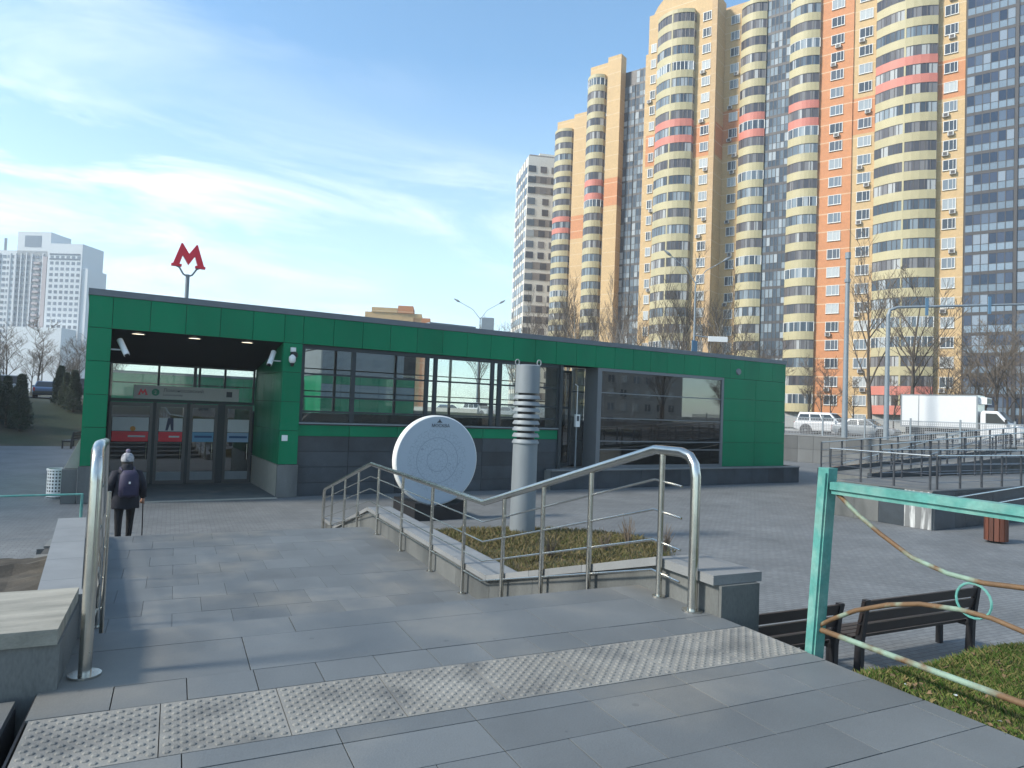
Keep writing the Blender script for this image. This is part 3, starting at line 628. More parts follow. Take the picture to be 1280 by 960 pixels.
# ================================================================ APARTMENT TOWERS
ST, ZB = 2.9, 2.05
def banded(name, c, line, amount=0.6):
    """brick/tile cladding with the pale joint that marks each storey"""
    m = M(name, c, 0.75, var=0.06, scale=0.35, fine=0.10, fscale=2.2)
    nd, lk = m.node_tree.nodes, m.node_tree.links; b = nd['Principled BSDF']
    src = b.inputs['Base Color'].links[0].from_socket
    geo = nd.new('ShaderNodeNewGeometry'); sp = nd.new('ShaderNodeSeparateXYZ'); lk.new(geo.outputs['Position'], sp.inputs[0])
    a = nd.new('ShaderNodeMath'); a.operation = 'SUBTRACT'; a.inputs[1].default_value = ZB - 0.55; lk.new(sp.outputs['Z'], a.inputs[0])
    mo = nd.new('ShaderNodeMath'); mo.operation = 'MODULO'; mo.inputs[1].default_value = ST; lk.new(a.outputs[0], mo.inputs[0])
    lt = nd.new('ShaderNodeMath'); lt.operation = 'LESS_THAN'; lt.inputs[1].default_value = 0.16; lk.new(mo.outputs[0], lt.inputs[0])
    mu = nd.new('ShaderNodeMath'); mu.operation = 'MULTIPLY'; mu.inputs[1].default_value = amount; lk.new(lt.outputs[0], mu.inputs[0])
    mxn = nd.new('ShaderNodeMixRGB'); lk.new(mu.outputs[0], mxn.inputs[0]); lk.new(src, mxn.inputs[1]); mxn.inputs[2].default_value = (*line, 1); lk.new(mxn.outputs[0], b.inputs['Base Color'])
    return m
cream = banded('cream_brick', (0.50, 0.345, 0.175), (0.58, 0.47, 0.32)); ochre = banded('orange_brick', (0.50, 0.215, 0.095), (0.62, 0.50, 0.34))
brown = banded('tan_brick', (0.45, 0.305, 0.165), (0.54, 0.43, 0.30), 0.35)
yel = M('yellow_balcony_panel', (0.43, 0.375, 0.22), 0.6, var=0.08, scale=0.8, rnd=0.05); redb = M('red_balcony_panel', (0.53, 0.18, 0.135), 0.6, var=0.08, scale=0.8)
wframe = M('white_window_frame', (0.62, 0.61, 0.58), 0.5); dframe = M('dark_balcony_frame', (0.055, 0.05, 0.05), 0.5)
acw = M('air_conditioner_white', (0.45, 0.44, 0.42), 0.5, rnd=0.1)
def winglass(name, stops, rough=0.10):
    m = bpy.data.materials.new(name); m.use_nodes = True; nd, lk = m.node_tree.nodes, m.node_tree.links; b = nd['Principled BSDF']
    oi = nd.new('ShaderNodeObjectInfo'); geo = nd.new('ShaderNodeNewGeometry')
    sm = nd.new('ShaderNodeMath'); sm.operation = 'ADD'; lk.new(oi.outputs['Random'], sm.inputs[0]); lk.new(geo.outputs['Random Per Island'], sm.inputs[1])
    md = nd.new('ShaderNodeMath'); md.operation = 'FRACT'; lk.new(sm.outputs[0], md.inputs[0])
    rp = nd.new('ShaderNodeValToRGB'); rp.color_ramp.interpolation = 'CONSTANT'
    while len(rp.color_ramp.elements) < len(stops): rp.color_ramp.elements.new(0.5)
    for e, (p, c) in zip(rp.color_ramp.elements, stops): e.position = p; e.color = (*c, 1)
    lk.new(md.outputs[0], rp.inputs[0]); lk.new(rp.outputs[0], b.inputs['Base Color']); b.inputs['Roughness'].default_value = rough; return m
wgl = winglass('apartment_window_glass', [(0, (.05, .06, .075)), (.3, (.16, .19, .22)), (.55, (.30, .33, .35)), (.75, (.42, .44, .44)), (.9, (.09, .10, .12))])
bgl = winglass('balcony_glass', [(0, (.06, .058, .068)), (.32, (.11, .10, .105)), (.58, (.19, .18, .18)), (.78, (.40, .40, .39)), (.9, (.08, .075, .08))])
sgl = winglass('stair_strip_glass', [(0, (.05, .065, .085)), (.35, (.12, .15, .18)), (.65, (.22, .26, .29)), (.88, (.34, .37, .39))])
bluegl = winglass('blue_curtain_glass', [(0, (.022, .035, .065)), (.35, (.045, .06, .10)), (.6, (.09, .12, .17)), (.85, (.22, .26, .31))])
bluepan = M('blue_spandrel_glass', (.17, .22, .27), .2, rnd=.2, var=.1)

class Tower:
    """local axes: s along the street face, n outward"""
    def __init__(t, root, P, d, nst):
        t.root, t.P, t.nst = root, Vector((P.x, P.y, 0)), nst
        t.d = Vector((d.x, d.y, 0)).normalized(); t.n = Vector((t.d.y, -t.d.x, 0))
        t.rz = math.atan2(t.d.y, t.d.x)
        t.cache = {}
    def w(t, s, n, z): return t.P + t.d * s + t.n * n + Vector((0, 0, z))
    def blk(t, s0, s1, n0, n1, z0, z1, mt, name='wall'):
        return MB().obox(t.P, t.d, t.n, s0, s1, n0, n1, z0, z1).build(name, mt, t.root)
    def wall(t, s0, s1, n0, n1, mt, bands=(), top=None, z0=ZB):
        """wall slab split into coloured storey bands: bands = [(k0,k1,mat)]"""
        top = top or ZB + ST * t.nst + 1.0
        cuts = [(z0, mt)]
        for k0, k1, m2 in bands: cuts += [(ZB + ST * k0 - .55, m2), (ZB + ST * k1 - .55, mt)]
        for (a, ma), (c, mb) in zip(cuts, cuts[1:] + [(top, None)]): t.blk(s0, s1, n0, n1, max(a, z0), c, ma)
    def put(t, name, me, s, n, z, parent=None): return inst(name, me, parent or t.root, t.w(s, n, z), rz=t.rz)
    def windows(t, s, n, w=1.5, h=1.55, sill=0.9, k0=0, k1=None, skip=()):
        key = ('w', w, h)
        if key not in t.cache:
            m = MB(); f = .07
            m.box(-w / 2, w / 2, -.05, -.03, 0, h, 0)
            for a, c, e, g_ in ((-w / 2 - .02, -w / 2 + f, -.02, h + .02), (w / 2 - f, w / 2 + .02, -.02, h + .02), (-w * .08, -w * .08 + f, 0, h), (w * .24, w * .24 + f * .8, 0, h)): m.box(a, c, -.09, -.02, e, g_, 1)
            m.box(-w / 2 + f, w / 2 - f, -.09, -.02, -.02, f, 1); m.box(-w / 2 + f, w / 2 - f, -.09, -.02, h - f, h + .02, 1); m.box(-w / 2 - .06, w / 2 + .06, -.16, -.02, -.07, -.025, 1)
            t.cache[key] = m.mesh('window', [wgl, wframe])
            a = MB().box(-.4, .4, -.42, -.06, 0, .55).box(-.25, .25, -.44, -.425, .06, .5, 1)
            t.cache['ac'] = a.mesh('air_conditioner', [acw, dframe])
        for k in range(k0, k1 or t.nst):
            if k in skip: continue
            t.put('window', t.cache[key], s, n, ZB + ST * k + sill)
            if random.random() < .26: t.put('air_conditioner', t.cache['ac'], s + random.choice((-.55, .45, .1)), n, ZB + ST * k + sill - .75)
    def bay(t, s0, s1, n0, bulge, k0=1, k1=None, reds=(17, 18), nm=8, depth=.9, post=True, flatside=False):
        """rounded balcony stack: coloured parapet + dark framed glazing per storey"""
        L = s1 - s0; seg = 8
        arc = [(L * i / seg, depth + bulge * (1 - (2 * i / seg - 1) ** 2)) for i in range(seg + 1)]
        sp = MB(); gl = MB()
        def strip(mb, z0, z1, o, m=0):
            pts = [(0, -.3)] + [(x, y + o) for x, y in arc] + [(L, -.3)]
            n = len(pts)
            mb.add([(x, -y, z0) for x, y in pts] + [(x, -y, z1) for x, y in pts], [(i, i + 1, n + i + 1, n + i) for i in range(n - 1)] + [tuple(range(n, 2 * n)), tuple(range(n))[::-1]], m)
        strip(sp, -.35, .98, 0.0)
        for i in range(seg):        # one pane per segment (own island -> own reflection/curtain)
            (x0, y0), (x1, y1) = arc[i], arc[i + 1]
            gl.add([(x0, -(y0 - .06), .98), (x1, -(y1 - .06), .98), (x1, -(y1 - .06), 2.56), (x0, -(y0 - .06), 2.56)], [(0, 1, 2, 3)], 0)
        for x in (0, L): gl.add([(x, .3, .98), (x, -(depth - .06), .98), (x, -(depth - .06), 2.56), (x, .3, 2.56)], [(0, 1, 2, 3)], 0)
        for i in range(nm + 1):
            f = i / nm * seg; a = min(int(f), seg - 1); q = f - a
            x = arc[a][0] + (arc[a + 1][0] - arc[a][0]) * q; y = arc[a][1] + (arc[a + 1][1] - arc[a][1]) * q
            gl.box(x - .045, x + .045, -(y - .01), -(y - .10), .98, 2.56, 1)
        if L > 6: gl.box(L / 2 - .12, L / 2 + .12, -(depth + bulge + .01), -(depth + bulge - .1), .98, 2.56, 2)
        strip(gl, 2.46, 2.56, -.02, 1)
        mg = gl.mesh('glazing', [bgl, dframe, yel]); mg2 = gl.mesh('glazing', [sgl, wframe, yel]); mg3 = gl.mesh('glazing', [sgl, dframe, yel]); my = sp.mesh('balcony', yel); mr = sp.mesh('balcony', redb)
        for k in range(k0, k1 or t.nst):
            b_ = t.put('balcony', mr if k in reds else my, s0, n0, ZB + ST * k)
            o = inst('glazing', random.choice((mg, mg, mg, mg2, mg3, mg3)), b_, (0, 0, 0), world=False)
        top = ZB + ST * (k1 or t.nst)
        c = MB(); strip(c, -.35, .35, .05); t.put('balcony_cap', c.mesh('balcony_cap', yel), s0, n0, top)
        if k0 > 0: t.blk(s0, s1, n0 - .3, n0 + depth * .9, ZB, ZB + ST * k0 - .36, conc, 'base_block')
    def strip(t, s0, s1, n0, k0=0, k1=None, mt=None, cols=5, pan=None, gm=None):
        L = s1 - s0; m = MB(); gm = gm or sgl
        for i in range(cols):
            a, c = L * i / cols, L * (i + 1) / cols
            m.box(a + .05, c - .05, -.10, -.04, 1.15, 2.55, 0); m.box(a + .05, c - .05, -.10, -.04, .12, 1.08, 2)
            m.box(c - .05, c + .05, -.15, -.02, 0, ST, 1) if i < cols - 1 else None
        m.box(0, L, -.13, -.02, -.12, .10, 1); m.box(0, L, -.13, -.02, 1.08, 1.15, 1); m.box(0, L, -.13, -.02, 2.55, 2.78, 1)
        me = m.mesh('glazing', [gm, dframe, pan or gm])
        for k in range(k0, k1 or t.nst): t.put('glazing', me, s0, n0, ZB + ST * k)

# ---- T1, the large near block
P1 = cw(58.6, 104); d1 = right0 * .8 - fwd0 * .6
t1r = empty('apartment_tower', (P1.x, P1.y, ZB), 'wide yellow and orange brick tower with rounded balconies behind the white box truck', 'apartment tower', 'yellow brick towers with rounded balconies')
T1 = Tower(t1r, P1, d1, 25); zt = ZB + ST * 25
T1.blk(-41.9, 27, -16, -.02, ZB, zt, brown, 'core')
T1.wall(-41.85, -28.8, -.02, 3.8, cream, [(16.2, 18.2, ochre)], top=zt + 2.2)
T1.windows(-40.75, 3.8, w=1.0, skip=range(24, 25)); T1.bay(-39.6, -32.7, 3.8, 1.5, nm=11); T1.windows(-30.7, 3.8, w=1.5)
T1.blk(-29.7, -28.75, 3.8, 4.25, ZB, zt + 2.2, brown, 'pilaster')
T1.wall(-28.8, -25.6, -.02, .1, cream, [(17.2, 19.2, ochre)]); T1.windows(-27.0, .1)
T1.wall(-25.6, -12.7, -.02, .05, brown)
T1.bay(-25.6, -21.3, .05, .9, nm=5); T1.strip(-21.25, -17.45, .55, 1, 25, cols=6); T1.blk(-21.3, -17.4, .0, .5, ZB, zt, dframe, 'recess_wall'); T1.bay(-17.4, -12.7, .05, .9, nm=5)
T1.wall(-12.7, -7.76, -.02, .5, ochre, [], top=zt + 2.5); T1.windows(-10.1, .5, w=1.9)
T1.wall(-7.76, -4.4, -.02, .3, cream, [(16.2, 18.2, ochre)], top=zt + 1.6); T1.windows(-6.0, .3, w=1.9)
T1.wall(-4.4, 3.8, -.02, .2, cream); T1.bay(-4.4, 3.8, .2, 1.3, nm=12, reds=(1, 2, 18, 19))
T1.wall(3.8, 7.2, -.02, .2, cream, [(17.2, 19.2, ochre)], top=zt + 1.6); T1.windows(5.4, .2, w=1.7)
T1.blk(7.25, 27, -.02, .1, ZB, zt + 1.0, dframe, 'curtain_wall_frame')
T1.strip(7.4, 13.1, .1, 0, 25, cols=6, gm=bluegl, pan=bluepan); T1.blk(13.1, 13.5, .1, .4, ZB, zt, dframe, 'fin'); T1.strip(13.5, 19.5, .1, 0, 25, cols=6, gm=bluegl, pan=bluepan); T1.blk(19.5, 19.9, .1, .4, ZB, zt, dframe, 'fin'); T1.strip(19.9, 26.5, .1, 0, 25, cols=6, gm=bluegl, pan=bluepan)
# gable with curved top over the left wing
gp = [(0, 0)] + [(9.5 * i / 12, 3.4 * math.sin(math.pi * i / 12) ** .7) for i in range(13)]
MB().prism([(-41.0 + x, zt + 2.2 + y) for x, y in gp[1:]], T1.P, T1.d, (0, 0, 1), T1.n, 3.0, 3.75).build('roof_gable', cream, t1r)
T1.blk(-34, -12, -14, -5, zt, zt + 4.5, brown, 'roof_house')
# ---- T2, T3 further along the street
def side_tower(P, bay, wallx, strip_, label):
    r_ = empty('apartment_tower', (P.x, P.y, ZB), label, 'apartment tower', 'yellow brick towers with rounded balconies'); T = Tower(r_, P, d1, 25); z = ZB + ST * 25
    T.blk(bay[0] + .3, (strip_ or wallx)[1] + 6, -16, -.02, ZB, z, brown, 'core')
    T.wall(bay[0], wallx[1], -.02, .4, cream, [(15.2, 17.2, ochre)], top=z + 3.2)
    T.bay(bay[0], bay[1], .4, 1.2, nm=6, reds=(16, 17)); T.windows(bay[1] + .55, .4, w=.9)
    T.blk(wallx[0] + 1.2, wallx[1], .4, 2.2, ZB, z + 3.2, cream, 'pilaster')
    T.blk(wallx[0] + 1.2, wallx[1], .4, 2.205, ZB + ST * 15.2, ZB + ST * 17.2, ochre, 'pilaster_band')
    if strip_:
        T.blk(strip_[0], strip_[1], -.02, .05, ZB, z, dframe, 'recess_wall'); L = (strip_[1] - strip_[0]) / 2
        T.strip(strip_[0], strip_[0] + L - .1, .1, 0, 24, cols=3); T.strip(strip_[0] + L + .1, strip_[1], .1, 0, 25, cols=3)
        T.wall(strip_[1], strip_[1] + 8, -.02, 1.0, cream, [], top=z + 2)
    return T
side_tower(cw(16.6, 147), (-2.4, 1.7), (1.7, 6.0), (6.0, 11.0), 'narrow yellow tower with glazed recess between the wide tower and the furthest yellow one')
side_tower(cw(11.7, 176), (-2.8, 2.2), (2.2, 7.2), None, 'furthest narrow yellow tower directly beside the beige and grey block')
# ---- beige block
beige = M('beige_render', (0.66, 0.63, 0.56), 0.8, var=0.06, scale=0.3); taupe = M('taupe_panel', (0.235, 0.20, 0.17), 0.7, var=0.08, scale=.5)
PB = cw(2.2, 190); db = right0 * .98 + fwd0 * .19
bb = empty('apartment_tower', (PB.x, PB.y, ZB), 'beige and taupe apartment block with dark windows left of the yellow towers', 'apartment tower')
TB = Tower(bb, PB, db, 23); ztb = 73.5
TB.blk(0, 22, -17, 0, ZB, ztb, beige)
TB.blk(.3, 21.7, -16.7, -.3, ztb, ztb + .5, taupe, 'roof_edge'); TB.blk(4, 9, -9, -4, ztb, ztb + 2.5, beige, 'roof_house')
wk = MB().box(-.9, .9, -.08, -.02, 0, 1.75).mesh('window', [bgl]); wk2 = MB().box(-1.1, 1.1, -.08, -.02, 0, 1.8).mesh('window', [sgl]); tp = MB().box(0, 6.4, -.05, -.01, 0, 2.0).mesh('panel', taupe)
bst = 3.0
for k in range(23):
    z = ZB + bst * k + 1.0
    if (k // 2) % 2 == 0: inst('panel', tp, bb, TB.w(1.9 if k % 4 < 2 else 4.2, .0, z), rz=TB.rz)
    for s in (4.6, 7.7, 10.9, 14.2): inst('window', wk, bb, TB.w(s + (.6 if (k // 2) % 3 == 0 else -.2), .03, z), rz=TB.rz)
    inst('window', wk2, bb, TB.w(1.15, .03, z), rz=TB.rz)
    for q in range(5): inst('window', wk2, bb, TB.w(-.03, -2.0 - 3.2 * q, z), rz=TB.rz - math.pi / 2)
for q in range(4): TB.blk(-.12, -.02, -3.8 - 3.2 * q, -3.4 - 3.2 * q, ZB, ztb, taupe, 'pier')
# ---- pale high-rise far left
pale = M('pale_blue_render', (0.55, 0.58, 0.60), 0.8, var=0.05, scale=.05); rosy = M('rose_panel', (0.38, 0.33, 0.33), 0.8); farwin = M('far_window', (0.12, 0.15, 0.19), 0.3, rnd=.3)
PF = cw(-264, 360); df = right0 * .97 - fwd0 * .06
hb = empty('high_rise', (PF.x, PF.y, 0), 'pale blue-white high-rise with stepped roof beyond the bare trees', 'high-rise')
TF = Tower(hb, PF, df, 26)
for (s0, s1, n0, z1) in ((-30, 24, -18, 76), (4, 22, -15, 86), (21.5, 40, -16, 80), (39.5, 43, -15, 67.5)): TF.blk(s0, s1, n0, (0 if s0 != 21.5 else .8), 0, z1, pale, 'wing')
for s, wd in ((3.5, 1.0), (19.0, 2.2)): TF.blk(s, s + wd, 0, .9, 20, 73, rosy if wd > 2 else pale, 'pier')
wm = MB().box(0, 1.7, -.1, 0, 0, 1.5).mesh('window', farwin)
for k in range(22):
    for i in range(13): inst('window', wm, hb, TF.w(-11 + i * 2.55, .08, 9 + 3.0 * k), rz=TF.rz)
for k in range(22):
    o = MB()
    for i in range(6): o.obox(TF.P, TF.d, TF.n, 23 + i * 2.9, 24.7 + i * 2.9, .8, .9, 9 + 3.0 * k, 10.6 + 3.0 * k)
    tag(o.build('window_row', farwin, hb), kind='stuff')
for q_ in range(14): TF.blk(-20 + q_ * 2.95, -19.5 + q_ * 2.95, 0, .55, 0, 74.5, pale, 'pier') if q_ not in (6, 12) else None
for q_ in range(20): TF.blk(14.2, 17.4, 0, 1.1, 12 + q_ * 3.0, 13.1 + q_ * 3.0, rosy, 'balcony')
TF.blk(22.5, 39, .8, .95, 71.5, 72.3, farwin, 'window_band'); TF.blk(22.5, 39, .8, .95, 74, 74.8, farwin, 'window_band'); TF.blk(8, 17, -1, .1, 78, 84, farwin, 'glazed_top')
MB().tube([TF.w(-5, -3, 76), TF.w(-5, -3, 83)], .7, 6).build('mast', polegrey, hb)
lb = MB().obox(PF, df, Vector((df.y, -df.x, 0)), 13, 42, 3, 14, 0, 35).build('podium_block', pale); tag(lb, 'low white block in front of the pale high-rise', 'building')
# ---- orange roofs just showing above the pavilion
PO = cw(-31.5, 160)
ob_ = empty('brick_building', (PO.x, PO.y, 0), 'orange brick building top showing above the green pavilion roof', 'building')
TO = Tower(ob_, PO, right0 * .99 + fwd0 * .1, 8)
TO.blk(-3, 10, -10, 0, 0, 24.5, cream); TO.blk(4.5, 8, -8, .3, 24.5, 26.2, ochre, 'roof_house'); TO.blk(-1.5, 4.4, -8, .2, 24.5, 25.6, cream, 'roof_house'); TO.blk(8.1, 12, -9, 0, 0, 23.6, ochre); TO.blk(-6, -3.1, -9, 0, 0, 22.8, conc)

# ================================================================ TREES AND PLANTS
def make_tree(seed, H, tm_, spread=1.0, n1=9, upright=0.5):
    rg = random.Random(seed); tr = MB(); cr = MB()
    def branch(p, d, L, r, lvl):
        nseg = (7, 4, 3, 2)[lvl]; pts = [p]; q = p.copy(); dd = d.copy()
        for i in range(nseg):
            dd = (dd + Vector((rg.uniform(-1, 1), rg.uniform(-1, 1), rg.uniform(-.3, .8))) * (.07, .16, .2, .25)[lvl]).normalized()
            q = q + dd * (L / nseg); pts.append(q.copy())
        rs = [max(r * (1 - .8 * i / nseg), .013) for i in range(nseg + 1)]
        (tr if lvl < 2 else cr).tube(pts, rs, (8, 5, 3, 3)[lvl], cap=False)
        if lvl == 3: return
        nc = (n1, 7, 8)[lvl]
        for c in range(nc):
            f = rg.uniform((.28, .2, .15)[lvl], 1.0) if c else 1.0
            a = min(int(f * nseg), nseg - 1); bp = pts[a].lerp(pts[a + 1], f * nseg - a)
            w = rg.uniform(0, 2 * math.pi); side = Vector((math.cos(w), math.sin(w), 0)) * spread
            dn = (dd * .55 + side * rg.uniform(.5, .95) + Vector((0, 0, upright * rg.uniform(.3, 1.1)))).normalized()
            branch(bp, dn, L * rg.uniform(.32, .55) * (1.15 - .45 * f if lvl == 0 else 1), rs[a] * rg.uniform(.45, .68), lvl + 1)
    branch(Vector((0, 0, -.1)), Vector((0, 0, 1)), H * .86, H * .0165, 0)
    return tr.mesh('trunk', tm_, True), cr.mesh('crown', twig)
VARS = [make_tree(11, 11, bark), make_tree(23, 9, bark, 1.15, 8), make_tree(37, 13, bark, .8, 10, .8), make_tree(51, 8, bark, 1.2, 9, .35)]
BIR = [make_tree(71, 14, birch, .6, 10, .7)]
def tree(name, loc, var, label, group, sc=1.0, rz=0.0):
    r_ = empty(name, loc, label, 'tree', group, rz=rz); r_.scale = (sc, sc, sc * random.uniform(.95, 1.1))
    inst('trunk', var[0], r_, world=False); inst('crown', var[1], r_, world=False); return r_
def street_pos(px, dep): return cw((px - 640) / FPX * dep, dep, 2.12)
for i, (px, dep, v, sc) in enumerate([(868, 82, 1, 1.0), (902, 86, 3, 1.0), (925, 84, 0, 1.02), (948, 90, 3, 1.1), (1012, 80, 3, .9), (1040, 82, 1, .72), (1088, 82, 2, 1.32), (1140, 76, 0, 1.45),
                                       (1163, 86, 1, 1.0), (1196, 84, 3, 1.05), (1222, 78, 1, 1.15), (1246, 74, 0, 1.05), (1275, 72, 1, 1.2), (1068, 92, 3, .8), (1118, 95, 3, .95), (1186, 92, 1, 1.15), (1206, 70, 3, .85), (1232, 88, 0, 1.05), (1258, 84, 1, 1.2), (1290, 80, 0, 1.15), (962, 84, 1, .9), (1028, 90, 3, .8)]):
    tree('bare_tree', street_pos(px, dep), VARS[v], ['leafless street tree with spreading crown in front of the yellow towers', 'tall leafless tree with straight trunk between the lamp mast and sign gantry', 'large forked leafless tree behind the white box truck'][1 if px == 1088 else (2 if px == 1140 else 0)], 'bare street trees', sc, i * 1.3)
rgt = random.Random(77)
for i in range(20):
    x = -13.5 + i * .86 + rgt.uniform(-.3, .3); y = 92 + rgt.uniform(0, 34); v = rgt.choice((0, 1, 2, 3))
    tree('bare_tree', (x, y, 2.5), VARS[v], 'leafless tree in the belt below the pale high-rise', 'bare trees below the high-rise', (.62, .74, .54, .84)[v] * rgt.uniform(.85, 1.12), i * 2.1)
for i in range(22):
    t = -62 + i * 2.05; p = RP + RD * t + RN * (24 + (i * 7 % 5) * 3.2); tree('birch_tree' if i % 3 else 'bare_tree', (p.x, p.y, 2.12), BIR[0] if i % 3 else VARS[(i // 3) % 4], 'pale trunked leafless tree seen through the pavilion glass' if i % 3 else 'dark leafless tree among the pale trunks behind the parapet', 'trees behind the parapet', (.95 + .07 * (i % 4)) if i % 3 else 1.25, i * 1.9)

def leafy(seed, H, rad, n, cone=1.0):
    rg = random.Random(seed); m = MB()
    for i in range(n):
        f = rg.random() ** .8; z = H * (.05 + .95 * f); rr = rad * (1 - f ** 1.4 * cone) * (.9 + .08 * math.sin(4 * f * 6.28 + seed)) + .05
        w = rg.uniform(0, 6.283); q = rr * math.sqrt(rg.uniform(.3, 1.15)) * (1 + .2 * math.sin(3 * w + 7 * f) + .12 * math.sin(7 * w - 11 * f))
        c = Vector((q * math.cos(w), q * math.sin(w), z)); a = Vector((rg.gauss(0, 1), rg.gauss(0, 1), rg.gauss(.6, 1))).normalized() * rg.uniform(.07, .20); b_ = a.orthogonal().normalized() * rg.uniform(.02, .05)
        m.add([c - b_, c + b_, c + a], [(0, 1, 2)])
    return m
everg = M('evergreen_leaves', (0.016, 0.034, 0.015), 0.8, rnd=.1, var=.4, scale=3)
stem = MB().tube([(0, 0, -.1), (0, 0, 2.4)], [.06, .02], 6).mesh('trunk', bark)
crowns = [leafy(3, 3.5, .62, 6200, .85).mesh('crown', everg), leafy(5, 3.1, .58, 5600, .85).mesh('crown', everg)]
for i, (x, y, v, sc) in enumerate([(-3.95, 53.5, 0, 1.02), (-1.25, 58.0, 1, .95), (-2.15, 60.0, 1, .9), (-5.6, 57, 0, .8), (.2, 62, 1, .75), (-7.5, 61, 0, .85), (-4.75, 54.4, 0, .92), (-1.75, 59.2, 1, .8)]):
    r_ = empty('evergreen_shrub', (x, y, bankz(y) - .05), 'dark conical evergreen shrub on the grass bank' if v == 0 else 'dark rounded evergreen shrub higher on the grass bank', 'shrub', 'evergreen shrubs on the bank'); r_.scale = (sc, sc, sc)
    inst('trunk', stem, r_, world=False); inst('crown', crowns[v], r_, world=False); r_.rotation_euler = (0, 0, i * 1.1)

# grass: blades as real geometry
def blade_mat(name, a, b_, c):
    m = bpy.data.materials.new(name); m.use_nodes = True; nd, lk = m.node_tree.nodes, m.node_tree.links; bs = nd['Principled BSDF']
    g_ = nd.new('ShaderNodeNewGeometry'); rp = nd.new('ShaderNodeValToRGB'); rp.color_ramp.elements[0].color = (*a, 1); rp.color_ramp.elements[1].color = (*c, 1); e = rp.color_ramp.elements.new(.48); e.color = (*b_, 1)
    lk.new(g_.outputs['Random Per Island'], rp.inputs[0]); lk.new(rp.outputs[0], bs.inputs['Base Color']); bs.inputs['Roughness'].default_value = .7; bs.inputs['Specular IOR Level'].default_value = .2; return m
bl_g = blade_mat('lawn_blades', (0.035, 0.085, 0.012), (0.085, 0.125, 0.028), (0.21, 0.165, 0.075)); bl_d = blade_mat('dry_blades', (0.060, 0.080, 0.022), (0.125, 0.105, 0.045), (0.20, 0.155, 0.08))
def blades(name, mt, n, pos, hmin, hmax, seed, wd=.004):
    rg = random.Random(seed); vs = []; fs = []
    for i in range(n):
        p = pos(rg)
        if p is None: continue
        h = rg.uniform(hmin, hmax); w = rg.uniform(0, 6.283); dx_, dy_ = math.cos(w) * wd, math.sin(w) * wd; lx, ly = rg.gauss(0, .45) * h, rg.gauss(0, .45) * h
        o = len(vs); vs += [(p[0] - dx_, p[1] - dy_, p[2] - .01), (p[0] + dx_, p[1] + dy_, p[2] - .01), (p[0] + lx * .4 + dx_ * .6, p[1] + ly * .4 + dy_ * .6, p[2] + h * .6), (p[0] + lx, p[1] + ly, p[2] + h)]
        fs += [(o, o + 1, o + 2), (o, o + 2, o + 3)]
    me = bpy.data.meshes.new(name); me.from_pydata(vs, [], fs); me.materials.append(mt); ob = bpy.data.objects.new(name, me); col.objects.link(ob); return ob
# terrace of lawn right of the platform: flat by the paving, falling away to the plaza
def lawn_z(u, v):
    t = max(0.0, (v - 2.62) / 1.3); t2 = max(0.0, (u - 6.3) / 2.2); t = min(1, max(t, t2)); return 1.765 + .018 * math.sin(u * 5) * math.sin(v * 4) - 1.80 * t * t * (3 - 2 * t)
lm = MB(); nu, nv = 26, 32
for j in range(nv + 1):
    for i in range(nu + 1):
        u, v = 3.52 + 5.2 * i / nu, -4 + 8.1 * j / nv; lm.v.append(tuple(S(u, v, lawn_z(u, v))))
for j in range(nv):
    for i in range(nu): a = j * (nu + 1) + i; lm.face((a, a + 1, a + nu + 2, a + nu + 1))
ln = lm.build('lawn', lawn, smooth=True); tag(ln, kind='structure')
def p_lawn(rg):
    u, v = 3.53 + 3.6 * rg.random() ** 1.2, 3.05 - 3.0 * rg.random() ** 1.1
    n_ = math.sin(u * 3.1 + v * 1.7) + math.sin(v * 4.3 - u * 2.2)
    if n_ < -.9 and rg.random() < .6: return None
    if u < 3.75 and rg.random() < .35: return None
    return S(u, v, lawn_z(u, v))
tag(blades('lawn_grass', bl_g, 150000, p_lawn, .010, .042, 1, .0016), 'short mixed green and straw lawn beside the paving under the turquoise gate', 'grass', kind='stuff')
# dead leaves and scraps caught along the lawn edge
rgl = random.Random(31); lv = MB(); sc_w = MB()
for i in range(420):
    u, v = 3.56 + 2.6 * rgl.random() ** 2.2, 2.8 - 2.6 * rgl.random(); c = S(u, v, lawn_z(u, v) + rgl.uniform(.012, .035)); a = Vector((rgl.gauss(0, 1), rgl.gauss(0, 1), rgl.gauss(0, .35))).normalized() * rgl.uniform(.010, .024); b_ = a.cross(Vector((rgl.gauss(0, .3), rgl.gauss(0, .3), 1))).normalized() * rgl.uniform(.006, .013)
    (lv if i % 40 else sc_w).add([c - a, c + b_, c + a, c - b_ + Vector((0, 0, .006))], [(0, 1, 2), (0, 2, 3)])
lvo = lv.build('dead_leaves', M('dead_leaf', (.16, .10, .05), .8, rnd=.2, var=.3, scale=30)); tag(lvo, 'brown dead leaves scattered in the lawn edge', 'leaves', kind='stuff')
for i in range(3):
    u, v = (3.585, 3.70, 3.59)[i], (2.46, 2.27, 1.99)[i]; c = S(u, v, 1.79); q = [Vector((math.cos(k * 1.05 + i) * rgl.uniform(.006, .018), math.sin(k * 1.05 + i) * rgl.uniform(.006, .014), rgl.uniform(0, .010))) for k in range(6)]
    s_ = MB().add([c + e for e in q] + [c + Vector((0, 0, .008))], [(k, (k + 1) % 6, 6) for k in range(6)]).build('paper_scrap', paper); tag(s_, 'tiny pale paper scrap lying at the edge of the lawn', 'litter', 'paper scraps at the lawn edge')
